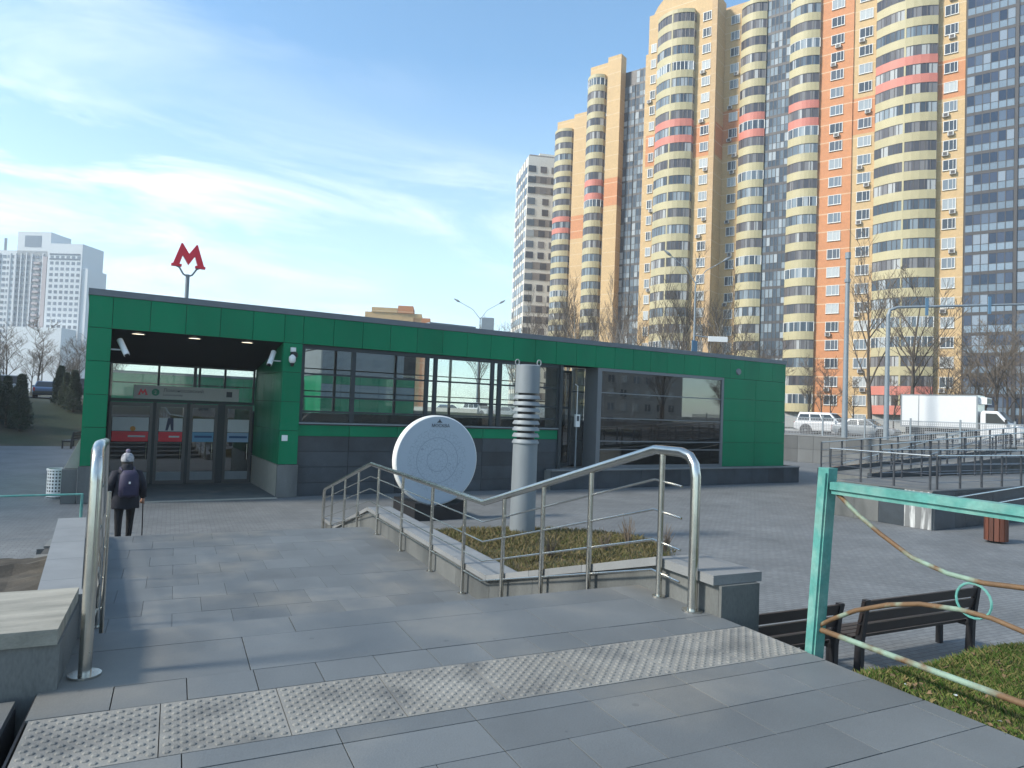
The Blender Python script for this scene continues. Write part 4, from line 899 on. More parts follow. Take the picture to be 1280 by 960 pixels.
# grass bed round the ventilation column
bed = MB(); poly = []
for a in range(48):
    w = 2 * math.pi * a / 48; u = 7.2 + 3.45 * math.cos(w) * (1 + .04 * math.sin(3 * w)); v = 14.1 + 2.5 * math.sin(w) * (1 + .05 * math.cos(2 * w)) - .10 * (u - 7.2); poly.append((u, v))
bed.v.append(tuple(S(7.2, 14.1, .22)))
for sc_, z in ((.6, .17), (.9, .10), (1.0, .02), (1.0, -.05)):
    for u, v in poly: bed.v.append(tuple(S(7.2 + (u - 7.2) * sc_, 14.1 + (v - 14.1) * sc_, z + .02 * math.sin(u * 4 + v * 3))))
for k in range(48): bed.face((0, 1 + k, 1 + (k + 1) % 48))
for r_i in range(3):
    for k in range(48): bed.face((1 + r_i * 48 + k, 1 + (r_i + 1) * 48 + k, 1 + (r_i + 1) * 48 + (k + 1) % 48, 1 + r_i * 48 + (k + 1) % 48))
bd = bed.build('grass_bed', lawn, smooth=True); tag(bd, kind='structure')
def p_bed(rg):
    w = rg.uniform(0, 6.283); q = math.sqrt(rg.random()); k = int(w / 6.283 * 48) % 48; u, v = poly[k]
    n_ = math.sin(u * q * 2.1) + math.sin(v * q * 1.7 + 1)
    if n_ < -.2 and rg.random() < .55: return None
    return S(7.2 + (u - 7.2) * q + rg.uniform(-.2, .2), 14.1 + (v - 14.1) * q + rg.uniform(-.15, .15), .22 - .14 * q * q)
tag(blades('bed_grass', bl_d, 26000, p_bed, .03, .12, 2, .008), 'thin dry grass round the grey ventilation column', 'grass', kind='stuff')
# a few dry bare seedling shrubs in the bed
sm_ = MB(); rg = random.Random(4)
for i in range(26):
    w = rg.uniform(0, 6.28); e = Vector((math.cos(w) * rg.uniform(.1, .35), math.sin(w) * rg.uniform(.1, .35), rg.uniform(.35, .75))); sm_.tube([(0, 0, 0), e * .5 + Vector((rg.gauss(0, .03), rg.gauss(0, .03), .05)), e], [.012, .008, .004], 3, cap=False)
sme = sm_.mesh('stems', twig)
for i, (u, v) in enumerate([(8.6, 12.9), (9.6, 13.4), (7.1, 12.6), (10.1, 12.7)]):
    r_ = empty('bare_bush', S(u, v, .1), 'small leafless bush in the dry grass by the ventilation column', 'bush', 'small bare bushes in the grass bed', rz=i * 1.4); r_.scale = (.8 + .2 * i,) * 3 if i < 2 else (.9,) * 3; inst('stems', sme, r_, world=False)
# bare soil bed left of the stairs
sb = MB(); rg = random.Random(9); nx, ny = 22, 26
for j in range(ny + 1):
    for i in range(nx + 1):
        x, y = -8 + 7.62 * i / nx, 4.9 + 9.6 * j / ny; z = 1.05 - .75 * max(0, (y - 10) / 4.5) ** 1.3 + rg.uniform(-.05, .06)
        if j == ny: z = -.02
        sb.v.append((x, y, z))
for j in range(ny):
    for i in range(nx): a = j * (nx + 1) + i; sb.face((a, a + 1, a + nx + 2, a + nx + 1))
tag(sb.build('soil_bed', soil), kind='structure')

# ================================================================ PLAZA OBJECTS
vc = empty('ventilation_column', (9.2, 14.62, 0.1), 'tall grey steel ventilation column with ribbed louvre rings standing in dry grass', 'column')
MB().lathe([(0, 0), (.315, 0), (.305, 2.32), (0, 2.32)], (9.2, 14.62, .05), 36).build('shaft', galv, vc, auto=35)
for k in range(8):
    z = 2.40 + k * .155; MB().lathe([(.22, z - .02), (.335, z - .035), (.335, z - .005), (.295, z + .062), (.22, z + .062)], (9.2, 14.62, 0), 36).build('louvre_ring', galv, vc, auto=35)
MB().lathe([(0, 2.35), (.22, 2.35), (.22, 3.66), (0, 3.66)], (9.2, 14.62, 0), 24).build('inner_duct', black, vc)
MB().lathe([(.25, 3.60), (.305, 3.60), (.30, 4.28), (.27, 4.30), (0, 4.30)], (9.2, 14.62, 0), 36).build('cap', galv, vc, auto=35)
for s_ in (-1, 1):
    c = Vector((9.2, 14.62, 4.36)) + right0 * (.27 * s_); MB().tube([c + right0 * (.05 * math.cos(a * .7)) * 1 + Vector((0, 0, .075 * math.sin(a * .7))) for a in range(10)], .016, 6).build('lifting_eye', galv, vc); MB().box(c.x - .02, c.x + .02, c.y - .02, c.y + .02, 4.1, 4.32).build('lug', galv, vc)

# round map sign
mapm = bpy.data.materials.new('printed_round_map'); mapm.use_nodes = True; nd, lk = mapm.node_tree.nodes, mapm.node_tree.links; bs = nd['Principled BSDF']; bs.inputs['Roughness'].default_value = .35
geo = nd.new('ShaderNodeNewGeometry'); sbn = nd.new('ShaderNodeVectorMath'); sbn.operation = 'SUBTRACT'; sbn.inputs[1].default_value = (8.45, 18.1, 1.66); lk.new(geo.outputs['Position'], sbn.inputs[0])
ln_ = nd.new('ShaderNodeVectorMath'); ln_.operation = 'LENGTH'; lk.new(sbn.outputs[0], ln_.inputs[0])
vo = nd.new('ShaderNodeTexVoronoi'); vo.feature = 'DISTANCE_TO_EDGE'; vo.inputs['Scale'].default_value = 11.0; lk.new(sbn.outputs[0], vo.inputs['Vector'])
l1 = nd.new('ShaderNodeMath'); l1.operation = 'LESS_THAN'; l1.inputs[1].default_value = .035; lk.new(vo.outputs['Distance'], l1.inputs[0])
ins = nd.new('ShaderNodeMath'); ins.operation = 'LESS_THAN'; ins.inputs[1].default_value = .92; lk.new(ln_.outputs['Value'], ins.inputs[0])
rg_ = nd.new('ShaderNodeMath'); rg_.operation = 'PINGPONG'; rg_.inputs[1].default_value = .16; lk.new(ln_.outputs['Value'], rg_.inputs[0])
l2 = nd.new('ShaderNodeMath'); l2.operation = 'LESS_THAN'; l2.inputs[1].default_value = .012; lk.new(rg_.outputs[0], l2.inputs[0])
mxm = nd.new('ShaderNodeMath'); mxm.operation = 'MAXIMUM'; lk.new(l1.outputs[0], mxm.inputs[0]); lk.new(l2.outputs[0], mxm.inputs[1])
mlm = nd.new('ShaderNodeMath'); mlm.operation = 'MULTIPLY'; lk.new(mxm.outputs[0], mlm.inputs[0]); lk.new(ins.outputs[0], mlm.inputs[1])
mlq = nd.new('ShaderNodeMath'); mlq.operation = 'MULTIPLY'; mlq.inputs[1].default_value = .45; lk.new(mlm.outputs[0], mlq.inputs[0])
cmx = nd.new('ShaderNodeMixRGB'); cmx.inputs[1].default_value = (.38, .44, .50, 1); cmx.inputs[2].default_value = (.14, .17, .23, 1); lk.new(mlq.outputs[0], cmx.inputs[0]); lk.new(cmx.outputs[0], bs.inputs['Base Color'])
rsn = empty('map_sign', (8.5, 18.5, 0), 'large round white map sign on a black base behind the steel railing', 'sign')
MB().prism([(-.80, 0), (.80, 0), (.80, .50), (.62, .50), (.45, .44), (0, .37), (-.45, .44), (-.62, .50), (-.80, .50)], (8.52, 17.85, 0), (1, 0, 0), (0, 0, 1), (0, 1, 0), 0, 1.6).build('base', black, rsn)
MB().lathe([(1.24, .03), (1.275, .06), (1.275, .26), (0, .26)], (8.45, 18.05, 1.66), 64, axis='y').build('drum', white, rsn, auto=35)
dsc = MB().lathe([(0, .03), (1.24, .03)], (8.45, 18.05, 1.66), 64, axis='y').build('map_face', mapm, rsn)
text(dsc, 'МОСКВА', (8.22, 18.07, 2.60), .13, txtg)
MB().prism([(-.09, 0), (.09, 0), (.03, .05), (0, .11), (-.03, .05)], (8.47, 18.075, 2.73), (1, 0, 0), (0, 0, 1), (0, 1, 0), -.004, 0).build('emblem', txtg, dsc)

# benches
def make_bench(name, loc, rz, label, group, L=2.4):
    r_ = empty(name, loc, label, 'bench', group, rz=rz)      # local x along, +y is the front
    for x in (.06, L - .06):
        f = MB().prism([(-.05, 0), (.05, 0), (.03, .46), (-.06, .95), (-.13, .95), (-.06, .42)], (x - .035, 0, 0), (0, 1, 0), (0, 0, 1), (1, 0, 0), 0, .07).build('leg', iron, r_, world=False)
        MB().box(x - .035, x + .035, .40, .47, 0, .42).build('leg', iron, r_, world=False); MB().box(x - .035, x + .035, -.04, .47, .37, .42).build('seat_bracket', iron, r_, world=False)
    for k, (z, y) in enumerate(((.50, -.065), (.655, -.095), (.81, -.125))): MB().hexa([(0, y + .035, z), (L, y + .035, z), (L, y + .075, z), (0, y + .075, z), (0, y + .005, z + .125), (L, y + .005, z + .125), (L, y + .045, z + .125), (0, y + .045, z + .125)]).build('back_slat', benchwood, r_, world=False)
    for k in range(4): MB().box(0, L, .05 + k * .11, .145 + k * .11, .42, .455).build('seat_slat', benchwood, r_, world=False)
    return r_
make_bench('bench', S(7.93, 6.12, 0), -AS, 'dark slatted bench on the plaza beside the lawn', 'dark slatted benches below the platform', 2.42)
make_bench('bench', S(5.15, 6.12, 0), -AS, 'dark slatted bench on the plaza beside the granite pillar', 'dark slatted benches below the platform', 2.42)
make_bench('bench', (-1.0, 46.8, 0), R(75), 'dark slatted bench at the foot of the grass bank', 'bench at the bank', 2.0)
make_bench('bench', (22.9, 7.9, 0), R(-40), 'dark bench beyond the brown wooden litter bin', 'bench by the ramp', 2.2)
# slatted wooden bin
bn = empty('litter_bin', (21.75, 9.75, 0), 'brown slatted wooden litter bin in front of the ramp wall', 'bin')
for k in range(14):
    w = 2 * math.pi * k / 14; c = Vector((21.75 + .27 * math.cos(w), 9.75 + .27 * math.sin(w), 0)); a = Vector((-math.sin(w), math.cos(w), 0)); o = Vector((math.cos(w), math.sin(w), 0)); MB().obox(c, a, o, -.052, .052, -.015, .015, .06, .74).build('slat', rustwood, bn)
MB().lathe([(0, .05), (.25, .05), (.25, .70)], (21.75, 9.75, 0), 14).build('liner', iron, bn)
# perforated steel bin by the entrance
tb = empty('litter_bin', (-.82, 25.0, 0), 'pale perforated metal litter bin beside the green entrance pillar', 'bin')
perf = MB(); n = 40; rows = 16
for j in range(rows):
    z0, z1 = .06 + j * .05, .06 + j * .05 + .05
    for k in range(n):
        w0, w1 = 2 * math.pi * k / n, 2 * math.pi * (k + 1) / n
        if j % 2 and k % 2: continue
        perf.add([(.27 * math.cos(w0), .27 * math.sin(w0), z0), (.27 * math.cos(w1), .27 * math.sin(w1), z0), (.27 * math.cos(w1), .27 * math.sin(w1), z1), (.27 * math.cos(w0), .27 * math.sin(w0), z1)], [(0, 1, 2, 3)])
perf.build('shell', white, tb, world=False)
MB().lathe([(0, .02), (.25, .02), (.25, .84)], (0, 0, 0), 20).build('liner', iron, tb, world=False); MB().lathe([(.26, .84), (.29, .84), (.29, .89), (.25, .89), (.25, .84)], (0, 0, 0), 28).build('rim', white, tb, world=False)
MB().lathe([(0, 0), (.30, 0), (.30, .03), (0, .03)], (0, 0, 0), 20).build('foot', galv, tb, world=False)

# turquoise gate beside the lawn
gt = empty('gate', S(3.60, 3.06, ZP), 'turquoise painted steel gate with curved rusty rods in front of the benches', 'gate')
MB().hexa([S(3.562, 3.03, ZP - .05), S(3.638, 3.03, ZP - .05), S(3.638, 3.105, ZP - .05), S(3.562, 3.105, ZP - .05), S(3.562, 2.955, 2.90), S(3.638, 2.955, 2.90), S(3.638, 3.03, 2.90), S(3.562, 3.03, 2.90)]).build('post', turq, gt)
MB().hexa([S(3.546, 3.04, ZP - .04), S(3.562, 3.04, ZP - .04), S(3.562, 3.06, ZP - .04), S(3.546, 3.06, ZP - .04), S(3.546, 2.965, 2.87), S(3.562, 2.965, 2.87), S(3.562, 2.985, 2.87), S(3.546, 2.985, 2.87)]).build('edge_bar', turq, gt)
MB().obox((0, 0, 0), U, V, 3.56, 3.64, .3, 2.945, 2.775, 2.82).build('top_beam', turq, gt)
MB().obox((0, 0, 0), U, V, 3.575, 3.625, .3, 2.945, 2.748, 2.772).build('beam_flange', turq, gt)
MB().obox((0, 0, 0), U, V, 3.545, 3.655, .2, .3, ZP - .05, 2.9).build('post', turq, gt)
up_c = [(1045, 615), (1072, 643), (1100, 667), (1140, 697), (1185, 717), (1230, 729), (1280, 735)]; ar_c = [(1020, 784), (1040, 774), (1070, 763), (1110, 756), (1150, 755), (1200, 762), (1240, 773), (1280, 790)]
def gcurve(px, mt, r_, name):
    pts = [at_u(x, y, 3.6) for x, y in px]; vm = 1.72
    vv = [(p.dot(V), p.z) for p in pts]; vv2 = vv + [(2 * vm - v, z) for v, z in reversed(vv) if 2 * vm - v > .32]
    MB().tube([S(3.6, v, z) for v, z in vv2], r_, 8).build(name, mt, gt, auto=50)
gcurve(up_c, turqrust, .013, 'curved_rod'); gcurve(ar_c, turqrust, .013, 'curved_rod')
MB().tube([S(3.6, 3.05, 1.915), S(3.6, .3, 1.905)], .017, 8).build('bottom_rod', turqrust, gt, auto=50)
rc = at_u(1217, 751, 3.6); MB().tube([rc + V * (.085 * math.cos(a * .3307)) + Vector((0, 0, .085 * math.sin(a * .3307))) for a in range(20)], .0065, 6).build('ring', turq, gt)
rc2 = rc - V * .8; MB().tube([rc2 + V * (.085 * math.cos(a * .3307)) + Vector((0, 0, .085 * math.sin(a * .3307))) for a in range(20)], .0065, 6).build('ring', turq, gt)
# low turquoise barrier by the soil bed
bf = empty('low_fence', (-3, 18.5, 0), 'low turquoise rail fence on the paving beyond the soil bed', 'fence')
MB().tube([(-8, 18.5, .9), (-.10, 18.5, .9)], .022, 8).build('rail', turq, bf)
for x in (-.12, -2.7, -5.3, -7.9): MB().tube([(x, 18.5, 0), (x, 18.5, .9)], .03, 8).build('post', turq, bf)

# ================================================================ ACCESS RAMP WITH RAILINGS
ar = empty('access_ramp', (28, 15, 0), 'granite clad access ramp with several dark railings up to the street', 'ramp')
def ramp_block(x0, x1, y0, y1, z0, z1, name='ramp_slab'):      # top slopes from z0 (at x0) to z1 (at x1)
    return MB().hexa([(x0, y0, 0), (x1, y0, 0), (x1, y1, 0), (x0, y1, 0), (x0, y0, z0), (x1, y0, z1), (x1, y1, z1), (x0, y1, z0)]).build(name, granite, ar)
ramp_block(22.05, 47.5, 11.65, 14.95, 1.16, 1.16)
ramp_block(25.0, 41.0, 15.6, 17.4, 1.16, 2.05); ramp_block(30.0, 41.0, 18.0, 19.8, .05, 1.6); MB().box(41.0, 49, 15.6, 19.8, 0, 2.05).build('ramp_slab', granite, ar)
MB().box(22.0, 47.5, 11.60, 15.0, 1.162, 1.20).build('deck', slab, ar)
stain = M('lime_stained_granite', (.15, .155, .155), .5, var=.2, scale=2, c2=(.55, .56, .55), cscale=2.2, cpos=(.48, .62), stretch=(3, 3, .35))
for k in range(4): MB().box(21.98, 22.045, 11.62 + k * .84 + .004, 11.62 + (k + 1) * .84 - .004, .006, 1.155).build('granite_panel', stain if k == 0 else dkgranite if k == 1 else granite, ar)
for k in range(20): MB().box(22.05 + k * 1.2 + .004, 22.05 + (k + 1) * 1.2 - .004, 11.58, 11.645, .006, 1.155).build('granite_panel', dkgranite, ar)
for (x0, x1, y, z0, z1) in ((24.9, 41, 15.35, 1.2, 2.1), (24.9, 41, 17.45, 1.2, 2.1), (29.9, 41, 17.9, .1, 1.75), (29.9, 41, 19.85, .1, 1.75)):
    MB().hexa([(x0, y, z0 - .3), (x1, y, z1 - .3), (x1, y + .16, z1 - .3), (x0, y + .16, z0 - .3), (x0, y, z0 + .12), (x1, y, z1 + .12), (x1, y + .16, z1 + .12), (x0, y + .16, z0 + .12)]).build('stringer', dkgranite, ar)
for i in range(6): MB().box(23.1 + i * .34, 25.0, 15.0, 15.34, .0 + i * .195, .19 + i * .195).build('step', granite, ar)
def ramp_rail(pts, label, sp=1.35, h=1.05):
    p0 = Vector(pts[0]); r_ = empty('railing', p0, label, 'railing', 'railings on the access ramp')
    for k, dz in enumerate((h, h * .72, h * .46, h * .2)): MB().tube([Vector(p) + Vector((0, 0, dz)) for p in pts], .026 if k == 0 else .012, 8 if k == 0 else 5).build('handrail' if k == 0 else 'rod', steel if k == 0 else steel_dk, r_)
    for a, c in zip(pts, pts[1:]):
        a, c = Vector(a), Vector(c); n = max(1, round((c - a).length / sp))
        for i in range(n + 1 if c == Vector(pts[-1]) else n): q = a.lerp(c, i / n); MB().tube([q, q + Vector((0, 0, h - .02))], .035, 6).build('post', ironpost, r_)
ramp_rail([(22.2, 15.2, 1.2), (22.2, 11.8, 1.2)], 'short dark railing along the stained granite end of the access ramp', 1.15); ramp_rail([(22.6, 11.8, 1.2), (47, 11.8, 1.2)], 'dark railing along the front edge of the ramp deck facing the litter bin'); ramp_rail([(24.6, 14.8, 1.2), (47, 14.8, 1.2)], 'dark railing along the back edge of the level ramp deck')
ramp_rail([(25.0, 15.45, 1.3), (41, 15.45, 2.2), (48, 15.45, 2.2)], 'dark railing on the near side of the upper sloping ramp'); ramp_rail([(25.0, 17.52, 1.3), (41, 17.52, 2.2), (48, 17.52, 2.2)], 'dark railing on the far side of the upper sloping ramp'); ramp_rail([(30.0, 17.98, .22), (41, 17.98, 1.87)], 'dark railing on the near side of the lower ramp behind the deck'); ramp_rail([(30.0, 19.92, .22), (41, 19.92, 1.87)], 'dark railing on the lower ramp next to the open paving by the pavilion')
for i, (x0, z0) in enumerate(((22.7, .98), (25.2, .72))):
    h = empty('handrail', (x0, 11.4, z0), 'steel wall handrail on the dark granite front of the ramp', 'handrail', 'wall handrails on the ramp')
    MB().tube([(x0, 11.42, z0), (x0 + 14, 11.42, z0 + .75)], .026, 8).build('rail', steel, h)
    for k in range(6): x = x0 + .3 + k * 2.5; MB().tube([(x, 11.58, z0 + (x - x0) * .0536 - .06), (x, 11.42, z0 + (x - x0) * .0536 - .02)], .012, 6).build('bracket', steel, h)

# ---- street fence on the retaining wall
fn = empty('street_fence', RP, 'grey wire mesh fence along the street on top of the retaining wall', 'fence')
mp_ = MB()
for i in range(25): mp_.obox((0, 0, 0), RD, RN, .04 + i * .12 - .014, .04 + i * .12 + .014, -.009, .009, .06, 1.32)
for j in range(11): mp_.obox((0, 0, 0), RD, RN, .03, 2.97, -.016, -.009, .08 + j * .12, .104 + j * .12)
wirem = M('galvanised_wire', (.30, .31, .32), .5, metal=.4); mpm = mp_.mesh('mesh_panel', wirem)
pm = MB().obox((0, 0, 0), RD, RN, -.05, .05, -.05, .05, 0, 1.55).mesh('post', polegrey); tr_ = MB().obox((0, 0, 0), RD, RN, .04, 2.96, -.022, .022, 1.33, 1.38).obox((0, 0, 0), RD, RN, .04, 2.96, -.022, .022, .02, .05).mesh('rail', polegrey)
for k in range(-12, 16):
    q = RP + RD * (3 * k) + RN * .2 + Vector((0, 0, 2.10)); inst('post', pm, fn, q); inst('mesh_panel', mpm, fn, q); inst('rail', tr_, fn, q)
pw_ = empty('parapet', RP + RD * -36, 'low pale concrete parapet seen through the pavilion glass', 'parapet')
for k in range(12): MB().obox(RP, RD, RN, -60 + k * 2.0 + .01, -58 + k * 2.0 - .01, .1, .4, 2.05, 3.1).build('concrete_block', conc, pw_)

# ================================================================ VEHICLES
tyre = M('tyre_rubber', (.018, .018, .019), .8); rimm = M('wheel_rim', (.30, .31, .32), .35, metal=.7); vgl = M('vehicle_glass', (.02, .026, .032), .06); lampw = M('head_lamp', (.55, .57, .58), .12); lampr = M('tail_lamp', (.35, .02, .02), .2)
def paint(n, c): return M(n, c, .3, coat=.6, var=.03)
pwhite, psil, pblue, pdark = paint('white_car_paint', (.62, .63, .64)), paint('silver_car_paint', (.33, .36, .38)), paint('blue_car_paint', (.04, .09, .19)), paint('dark_car_paint', (.03, .033, .04))
def wheels(r_, xs_, y, rad, wd=.24):
    for x in xs_:
        for s_ in (-1, 1):
            w_ = MB().lathe([(rad * .62, -wd / 2), (rad * .95, -wd / 2), (rad, -wd / 2 + .03), (rad, wd / 2 - .03), (rad * .95, wd / 2), (rad * .62, wd / 2)], (x, s_ * y, rad), 24, axis='y').build('wheel', tyre, r_, world=False, auto=40)
            MB().lathe([(0, 0), (rad * .2, .01), (rad * .25, -.02), (rad * .62, -.005), (rad * .66, .02)], (x, s_ * (y + wd / 2 - .01), rad), 20, axis='y').build('rim', rimm, w_, world=False) if s_ > 0 else MB().lathe([(0, 0), (rad * .2, -.01), (rad * .25, .02), (rad * .62, .005), (rad * .66, -.02)], (x, -(y + wd / 2 - .01), rad), 20, axis='y').build('rim', rimm, w_, world=False)
def car(loc, rz, pm_, label, group, suv=True, cat='car'):
    r_ = empty('parked_car' if not suv else 'car', loc, label, cat, group, rz=rz)
    if suv: L, W, hb, ht, rad = 4.85, .95, 1.08, 1.84, .40; low = [(-2.42, .52), (-2.42, .92), (-2.34, 1.08), (1.02, 1.10), (2.06, 1.02), (2.36, .92), (2.43, .70), (2.40, .42), (1.95, .36), (-1.95, .36)]; cb_ = [(-2.30, -2.05), (1.12, .34)]
    else: L, W, hb, ht, rad = 4.5, .89, .92, 1.46, .33; low = [(-2.22, .45), (-2.22, .86), (-2.05, .95), (-1.5, .94), (.95, .92), (1.95, .78), (2.20, .64), (2.24, .42), (1.9, .26), (-1.9, .26)]; cb_ = [(-1.75, -1.05), (1.10, .20)]
    b_ = MB().prism(low, (0, -W, 0), (1, 0, 0), (0, 0, 1), (0, 1, 0), 0, 2 * W).build('body', pm_, r_, world=False); md = b_.modifiers.new('round', 'BEVEL'); md.width = .09; md.segments = 3; md.limit_method = 'ANGLE'
    (xr0, xr1), (xf0, xf1) = cb_; wt, wb_ = W - .22, W - .05; zc = hb - .02
    c_ = MB().hexa([(xr0, -wb_, zc), (xf0, -wb_, zc), (xf0, wb_, zc), (xr0, wb_, zc), (xr1, -wt, ht), (xf1, -wt, ht), (xf1, wt, ht), (xr1, wt, ht)]).build('cabin', pm_, r_, world=False); md = c_.modifiers.new('round', 'BEVEL'); md.width = .07; md.segments = 3
    def lerp(a, c, t): return a + (c - a) * t
    for s_ in (-1, 1):
        t0, t1 = .14, .80
        fr = [(.05, .33), (.36, .64), (.67, .95)] if suv else [(.16, .50), (.53, .94)]
        for a, c in fr:
            q = []
            for f, t in ((a, t0), (c, t0), (c, t1), (a, t1)): q.append((lerp(lerp(xr0, xr1, t), lerp(xf0, xf1, t), f), s_ * (lerp(wb_, wt, t) + .006), lerp(zc, ht, t)))
            MB().add(q, [(0, 1, 2, 3)]).build('side_window', vgl, r_, world=False)
        MB().box(xf0 - .35, xf0 - .2, s_ * (W + .02), s_ * (W + .2), hb + .02, hb + .18).build('mirror', pm_, r_, world=False)
        MB().box(low[5][0] - .12, low[5][0] + .075, s_ * (W - .42), s_ * (W - .10), hb - .28, hb - .13).build('headlight', lampw, r_, world=False); MB().box(-L / 2 - .01, -L / 2 + .06, s_ * (W - .2), s_ * (W - .05), hb - .3, hb - .02).build('tail_light', lampr, r_, world=False)
        MB().box(-.02, .16, s_ * (W + .001), s_ * (W + .02), hb - .20, hb - .17).build('door_handle', pm_, r_, world=False)
    for (xa, xb, nm_, o) in ((xf0, xf1, 'windscreen', .02), (xr0, xr1, 'rear_window', -.02)):
        q = [(lerp(xa, xb, t) + o, y * (lerp(wb_, wt, t) - .1), lerp(zc, ht, t) + .012) for t, y in ((.1, -1), (.1, 1), (.88, 1), (.88, -1))]; MB().add(q, [(0, 1, 2, 3)]).build(nm_, vgl, r_, world=False)
    wb2 = 1.42 if suv else 1.33; wheels(r_, (-wb2, wb2), W - .11, rad)
    for x in (-wb2, wb2):
        for s_ in (-1, 1): MB().lathe([(0, 0), (rad + .09, 0)], (x, s_ * (W + .004), rad + .02), 20, axis='y').build('wheel_arch', black, r_, world=False)
    MB().box(-L / 2 - .04, -L / 2 + .02, -W + .1, W - .1, .42, .62).build('bumper', black, r_, world=False); MB().box(L / 2 - .06, L / 2 + .0, -W + .25, W - .25, .45, .62).build('grille', black, r_, world=False)
    return r_
RZ = math.atan2(RD.y, RD.x)
def onroad(px, off):        # point on the carriageway `off` metres beyond the wall line, on the bearing of image column px
    r = (px - 640) / FPX; b0 = RP + RN * off; l0, d0, lr, dr = b0.dot(right0), b0.dot(fwd0), RD.dot(right0), RD.dot(fwd0)
    t = (r * d0 - l0) / (lr - r * dr); q = b0 + RD * t; return Vector((q.x, q.y, 2.05))
car(onroad(1037, 3.0), RZ, pwhite, 'white off-road car driving behind the street fence beside the lamp mast', 'cars on the street', cat='car')
car(onroad(1084, 2.2), RZ, psil, 'low silver car behind the street fence between the lamp mast and truck', 'cars on the street', suv=False)
car(onroad(1050, 10.5), RZ, pwhite, 'white car in the far lane behind the lamp mast', 'cars on the street', suv=False)
for i, (t, o, pm_, sv) in enumerate([(-41, 5, pwhite, True), (-35.5, 5.2, psil, False), (-29.5, 5, pdark, True), (-24, 5.1, psil, False), (-47, 5, pblue, False)]):
    q = RP + RD * t + RN * o; car((q.x, q.y, 2.05), RZ, pm_, ['white off-road car seen through the pavilion glass above the parapet', 'silver car seen through the pavilion glass above the parapet', 'dark off-road car seen through the pavilion glass near the column', 'silver car hidden behind the ventilation column', 'blue car seen through the pavilion glass above the parapet'][i], 'cars on the street', suv=sv)
for i, (x, pm_, sv) in enumerate([(-8.6, pblue, False), (-6.1, psil, True), (-3.6, pblue, False), (-1.1, pdark, True), (1.5, psil, False)]):
    car((x, 72.8 + .4 * (i % 2), 2.62), R(90), pm_, ['blue car parked', 'silver off-road car parked', 'blue car parked', 'dark off-road car parked', 'silver car parked'][i] + ' behind the evergreen shrubs on the bank', 'cars parked above the bank', suv=sv)
# box truck
tq = onroad(1203, 2.6); tk = empty('box_truck', tq, 'white refrigerated box truck driving behind the street fence', 'truck', rz=RZ)
MB().box(-3.55, 1.15, -1.08, 1.08, 1.02, 3.32).build('cargo_box', pwhite, tk, world=False)
for y0, y1 in ((-1.1, -1.082), (1.082, 1.1)):
    MB().box(-3.56, 1.16, y0, y1, 1.0, 1.10).box(-3.56, 1.16, y0, y1, 3.26, 3.33).box(1.08, 1.16, y0, y1, 1.1, 3.26).box(-3.56, -3.48, y0, y1, 1.1, 3.26).box(-2.42, -2.38, y0, y1, 1.1, 3.26).build('corner_trim', galv, tk, world=False)
MB().box(1.155, 1.62, -.75, .75, 2.72, 3.18).build('refrigeration_unit', white, tk, world=False); MB().box(1.622, 1.64, -.6, .6, 2.78, 3.1).build('grille', black, tk, world=False)
MB().box(-3.4, 1.6, -.42, .42, .55, .98).build('chassis', iron, tk, world=False); MB().box(-2.0, .6, -1.0, 1.0, .55, .72).build('side_guard', galv, tk, world=False)
cabp = [(1.28, .55), (1.28, 2.12), (1.42, 2.28), (2.28, 2.26), (2.95, 1.48), (3.45, 1.30), (3.58, 1.10), (3.60, .52), (3.3, .42), (1.5, .42)]
cbn = MB().prism(cabp, (0, -.98, 0), (1, 0, 0), (0, 0, 1), (0, 1, 0), 0, 1.96).build('cab', pwhite, tk, world=False); md = cbn.modifiers.new('round', 'BEVEL'); md.width = .10; md.segments = 3
for s_ in (-1, 1):
    MB().add([(1.62, s_ * .986, 1.42), (2.78, s_ * .986, 1.40), (2.22, s_ * .986, 2.08), (1.62, s_ * .986, 2.10)], [(0, 1, 2, 3)]).build('side_window', vgl, tk, world=False)
    MB().box(2.72, 2.84, s_ * 1.0, s_ * 1.28, 1.36, 1.72).build('mirror', black, tk, world=False); MB().box(3.44, 3.62, s_ * .55, s_ * .9, .92, 1.14).build('headlight', lampw, tk, world=False)
    MB().box(1.60, 1.612, s_ * .981, s_ * .99, .55, 2.1).build('door_seam', black, tk, world=False)
    for x in (-2.2, 2.75): MB().lathe([(0, 0), (.46, 0)], (x, s_ * .988, .42), 20, axis='y').build('wheel_arch', black, tk, world=False)
MB().add([(2.93, -.84, 1.56), (2.93, .84, 1.56), (2.34, .78, 2.24), (2.34, -.78, 2.24)], [(0, 1, 2, 3)]).build('windscreen', vgl, tk, world=False)
MB().box(3.56, 3.63, -.6, .6, .60, .86).build('grille', black, tk, world=False); wheels(tk, (-2.2, 2.75), .86, .37)

